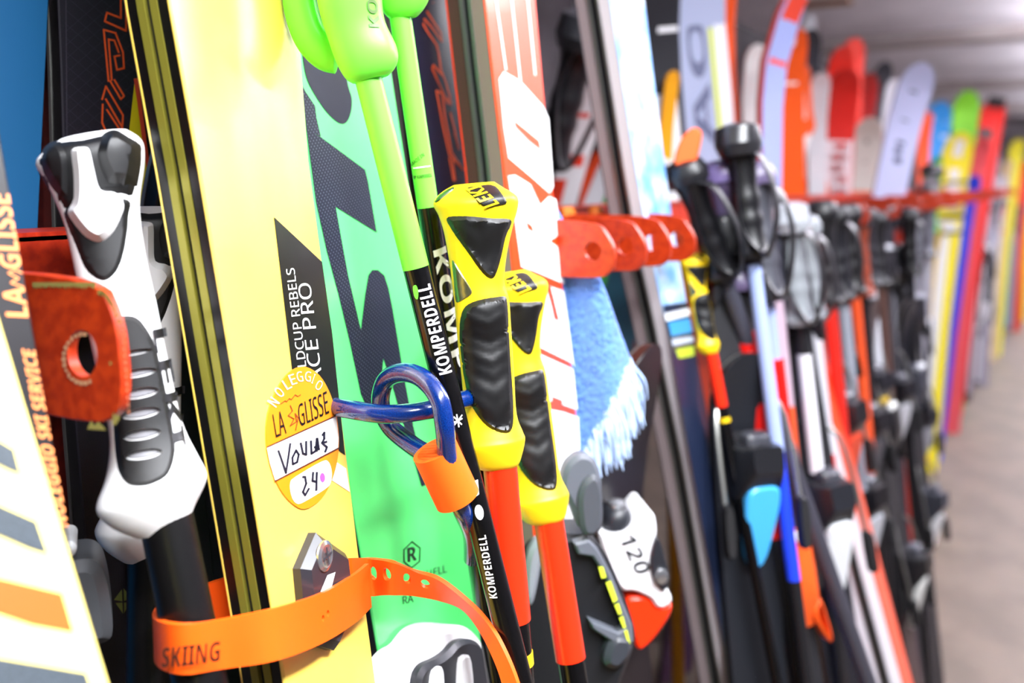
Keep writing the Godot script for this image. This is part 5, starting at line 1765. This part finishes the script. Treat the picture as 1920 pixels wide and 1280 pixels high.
# ---------------------------------------------------------------- the far end of the row
func far_things() -> void:
	var black := pl("141418", 0.4)
	var grp := "skis in the far part of the row"
	var t: Node3D
	var list := [
		["ski with a sky blue tip in the far row", 1760, 192, 1746, 560, 4.4, 0.112, "3a9be8", "dce4f0"],
		["ski with an apple green tip in the far row", 1812, 172, 1792, 600, 4.9, 0.13, "74b82c", "4a7020"],
		["yellow and white striped ski tied with dark cords in the far row", 1798, 250, 1744, 760, 3.8, 0.115, "f0e030", "e8e070"],
		["royal blue ski beside the yellow and white one", 1822, 330, 1768, 745, 3.95, 0.06, "2038c0", "2038c0"],
		["red ski with a black end in the far row", 1864, 185, 1812, 560, 4.7, 0.115, "d0241e", "701410"],
		["rose red ski beside the black ended red one", 1840, 260, 1806, 600, 4.4, 0.07, "cc4a50", "802428"],
		["silver ski reaching low in the far row", 1852, 420, 1826, 690, 5.6, 0.11, "b8b8d0", "90909c"],
		["dusky grey ski in the far row", 1858, 280, 1842, 640, 5.4, 0.09, "85808c", "55525a"],
		["lemon yellow ski near the end of the far row", 1907, 262, 1880, 520, 6.4, 0.09, "e8de34", "c8c030"],
		["sand coloured ski near the end of the far row", 1888, 300, 1868, 560, 6.2, 0.07, "d0b890", "8a7a60"],
		["cobalt blue ski low at the end of the far row", 1886, 420, 1862, 612, 7.2, 0.1, "2a62c0", "1c3c80"],
		["teal ski at the end of the far row", 1906, 380, 1886, 580, 7.6, 0.09, "2a90b8", "1c5068"],
		["brick red ski at the end of the far row", 1922, 300, 1906, 580, 7.4, 0.09, "b0301e", "701c14"],
		["maize yellow ski at the end of the far row", 1930, 400, 1916, 560, 8.0, 0.1, "e0c030", "907a20"],
		["black and maroon ski low in the far row", 1836, 460, 1812, 700, 5.0, 0.07, "4a1416", "201012"],
		["orange red ski half hidden in the far row", 1732, 212, 1730, 560, 3.2, 0.04, "ee5a34", "a83a20"],
		["green ski showing a narrow edge in the far row", 1752, 296, 1732, 600, 3.1, 0.03, "2f9a34", "2f9a34"],
		["violet ski in the far row beside the royal blue one", 1818, 400, 1790, 700, 4.8, 0.045, "8a4ab8", "5a2c80"],
		["white ski in the far row behind the silver one", 1876, 330, 1850, 600, 6.0, 0.08, "d8d4dc", "9a96a0"],
		["rust ski in the far row beside the yellow and white one", 1776, 300, 1738, 620, 3.9, 0.06, "b84a2a", "6a2a18"],
		["ash coloured ski with a worn face in the far row", 1740, 330, 1726, 720, 3.0, 0.06, "8a8890", "4a4850"],
		["mustard ski with a grey side in the far row", 1750, 420, 1728, 700, 3.4, 0.05, "c8a838", "6a6a70"],
		["plum ski in the far row between red and grey", 1846, 330, 1820, 640, 5.1, 0.06, "6a3a58", "3a2030"],
		["snow white ski tail in the far row", 1782, 480, 1742, 760, 4.2, 0.08, "d6d2d8", "8a868e"],
		["tin grey ski with dull face in the far row", 1868, 360, 1838, 660, 5.8, 0.08, "9a98a2", "5a585f"],
	]
	for q in list:
		t = lean_ski(q[0], grp, [q[1], q[2], q[5]], [q[3], q[4], q[5] * 0.99], q[6], 66, pl(q[7], 0.35), pl(q[8], 0.4))
		var name_: String = q[0]
		if name_.begins_with("yellow and white"):
			for w_ in [[0.03, 0.19, -0.35, 0.3], [0.21, 0.24, -0.5, 0.5], [0.27, 0.31, -0.8, 0.5], [0.36, 0.4, -0.8, 0.5], [0.42, 1.1, -0.8, 0.1]]:
				bars("white_stripe", t, q[6], [w_], pl("f2f2f0"))
			var l := tip_v(t)
			for y in [0.2, 0.255, 0.34, 0.405]:
				var g := G.new()
				tube(g, [Vector3(-q[6] * 0.48, l - y - 0.014, 0.003), Vector3(0, l - y, 0.006), Vector3(q[6] * 0.48, l - y + 0.008, 0.003)], [0.006], 6)
				part("cord", g, black, t)
		elif name_.begins_with("red ski with a black"):
			bars("black_end", t, q[6], [[0.0, 0.05, -0.7, 0.7]], pl("1a1a1e"))
			bars("black_mark", t, q[6], [[0.15, 0.2, -0.9, 0.3]], pl("1a1a1e"))
		elif name_.begins_with("ski with a sky"):
			bars("pale_marks", t, q[6], [[0.06, 0.13, -0.9, -0.4], [0.09, 0.17, 0.3, 0.9]], pl("c4dcf4"))
		elif name_.begins_with("silver") or name_.begins_with("dusky") or name_.begins_with("tin") or name_.begins_with("plum") or name_.begins_with("ash"):
			binding(t, tip_v(t) * 0.45, q[6] * 0.9, pl("2a2a30", 0.35), pl("d8d8e0", 0.3), 0.9)
	var poles := [
		["pole with a dove grey shaft in the far row", 1742, 360, 1726, 700, 2.9, "55565e", "a0a0aa"],
		["pole with a grass green shaft in the far row", 1748, 318, 1734, 560, 3.0, "35a03a", "35a03a"],
		["pole with a pewter shaft in the far row", 1838, 400, 1822, 640, 4.9, "6a6a74", "b4b2bc"],
		["pole with a chalk white shaft in the far row", 1850, 390, 1836, 640, 5.2, "8a8a94", "d4d2da"],
		["pole with a brownish shaft in the far row", 1868, 380, 1850, 620, 5.8, "4a3a38", "8a6a5c"],
		["pole with a cherry red grip in the far row", 1880, 380, 1864, 600, 6.2, "c8283a", "8a8894"],
		["pole with a bright blue grip in the far row", 1896, 385, 1880, 590, 6.6, "2a8ae0", "7a7884"],
		["pole with a steel shaft at the end of the far row", 1908, 390, 1896, 590, 7.0, "4a4a54", "a8a6b0"],
	]
	for q in poles:
		pole(q[0], "poles in the far part of the row", P(q[1], q[2], q[5]), P(q[3], q[4], q[5]), pl(q[6], 0.35), black, null, [[0.11, 3.0, pl(q[7], 0.3), 0.011]], 1.6)
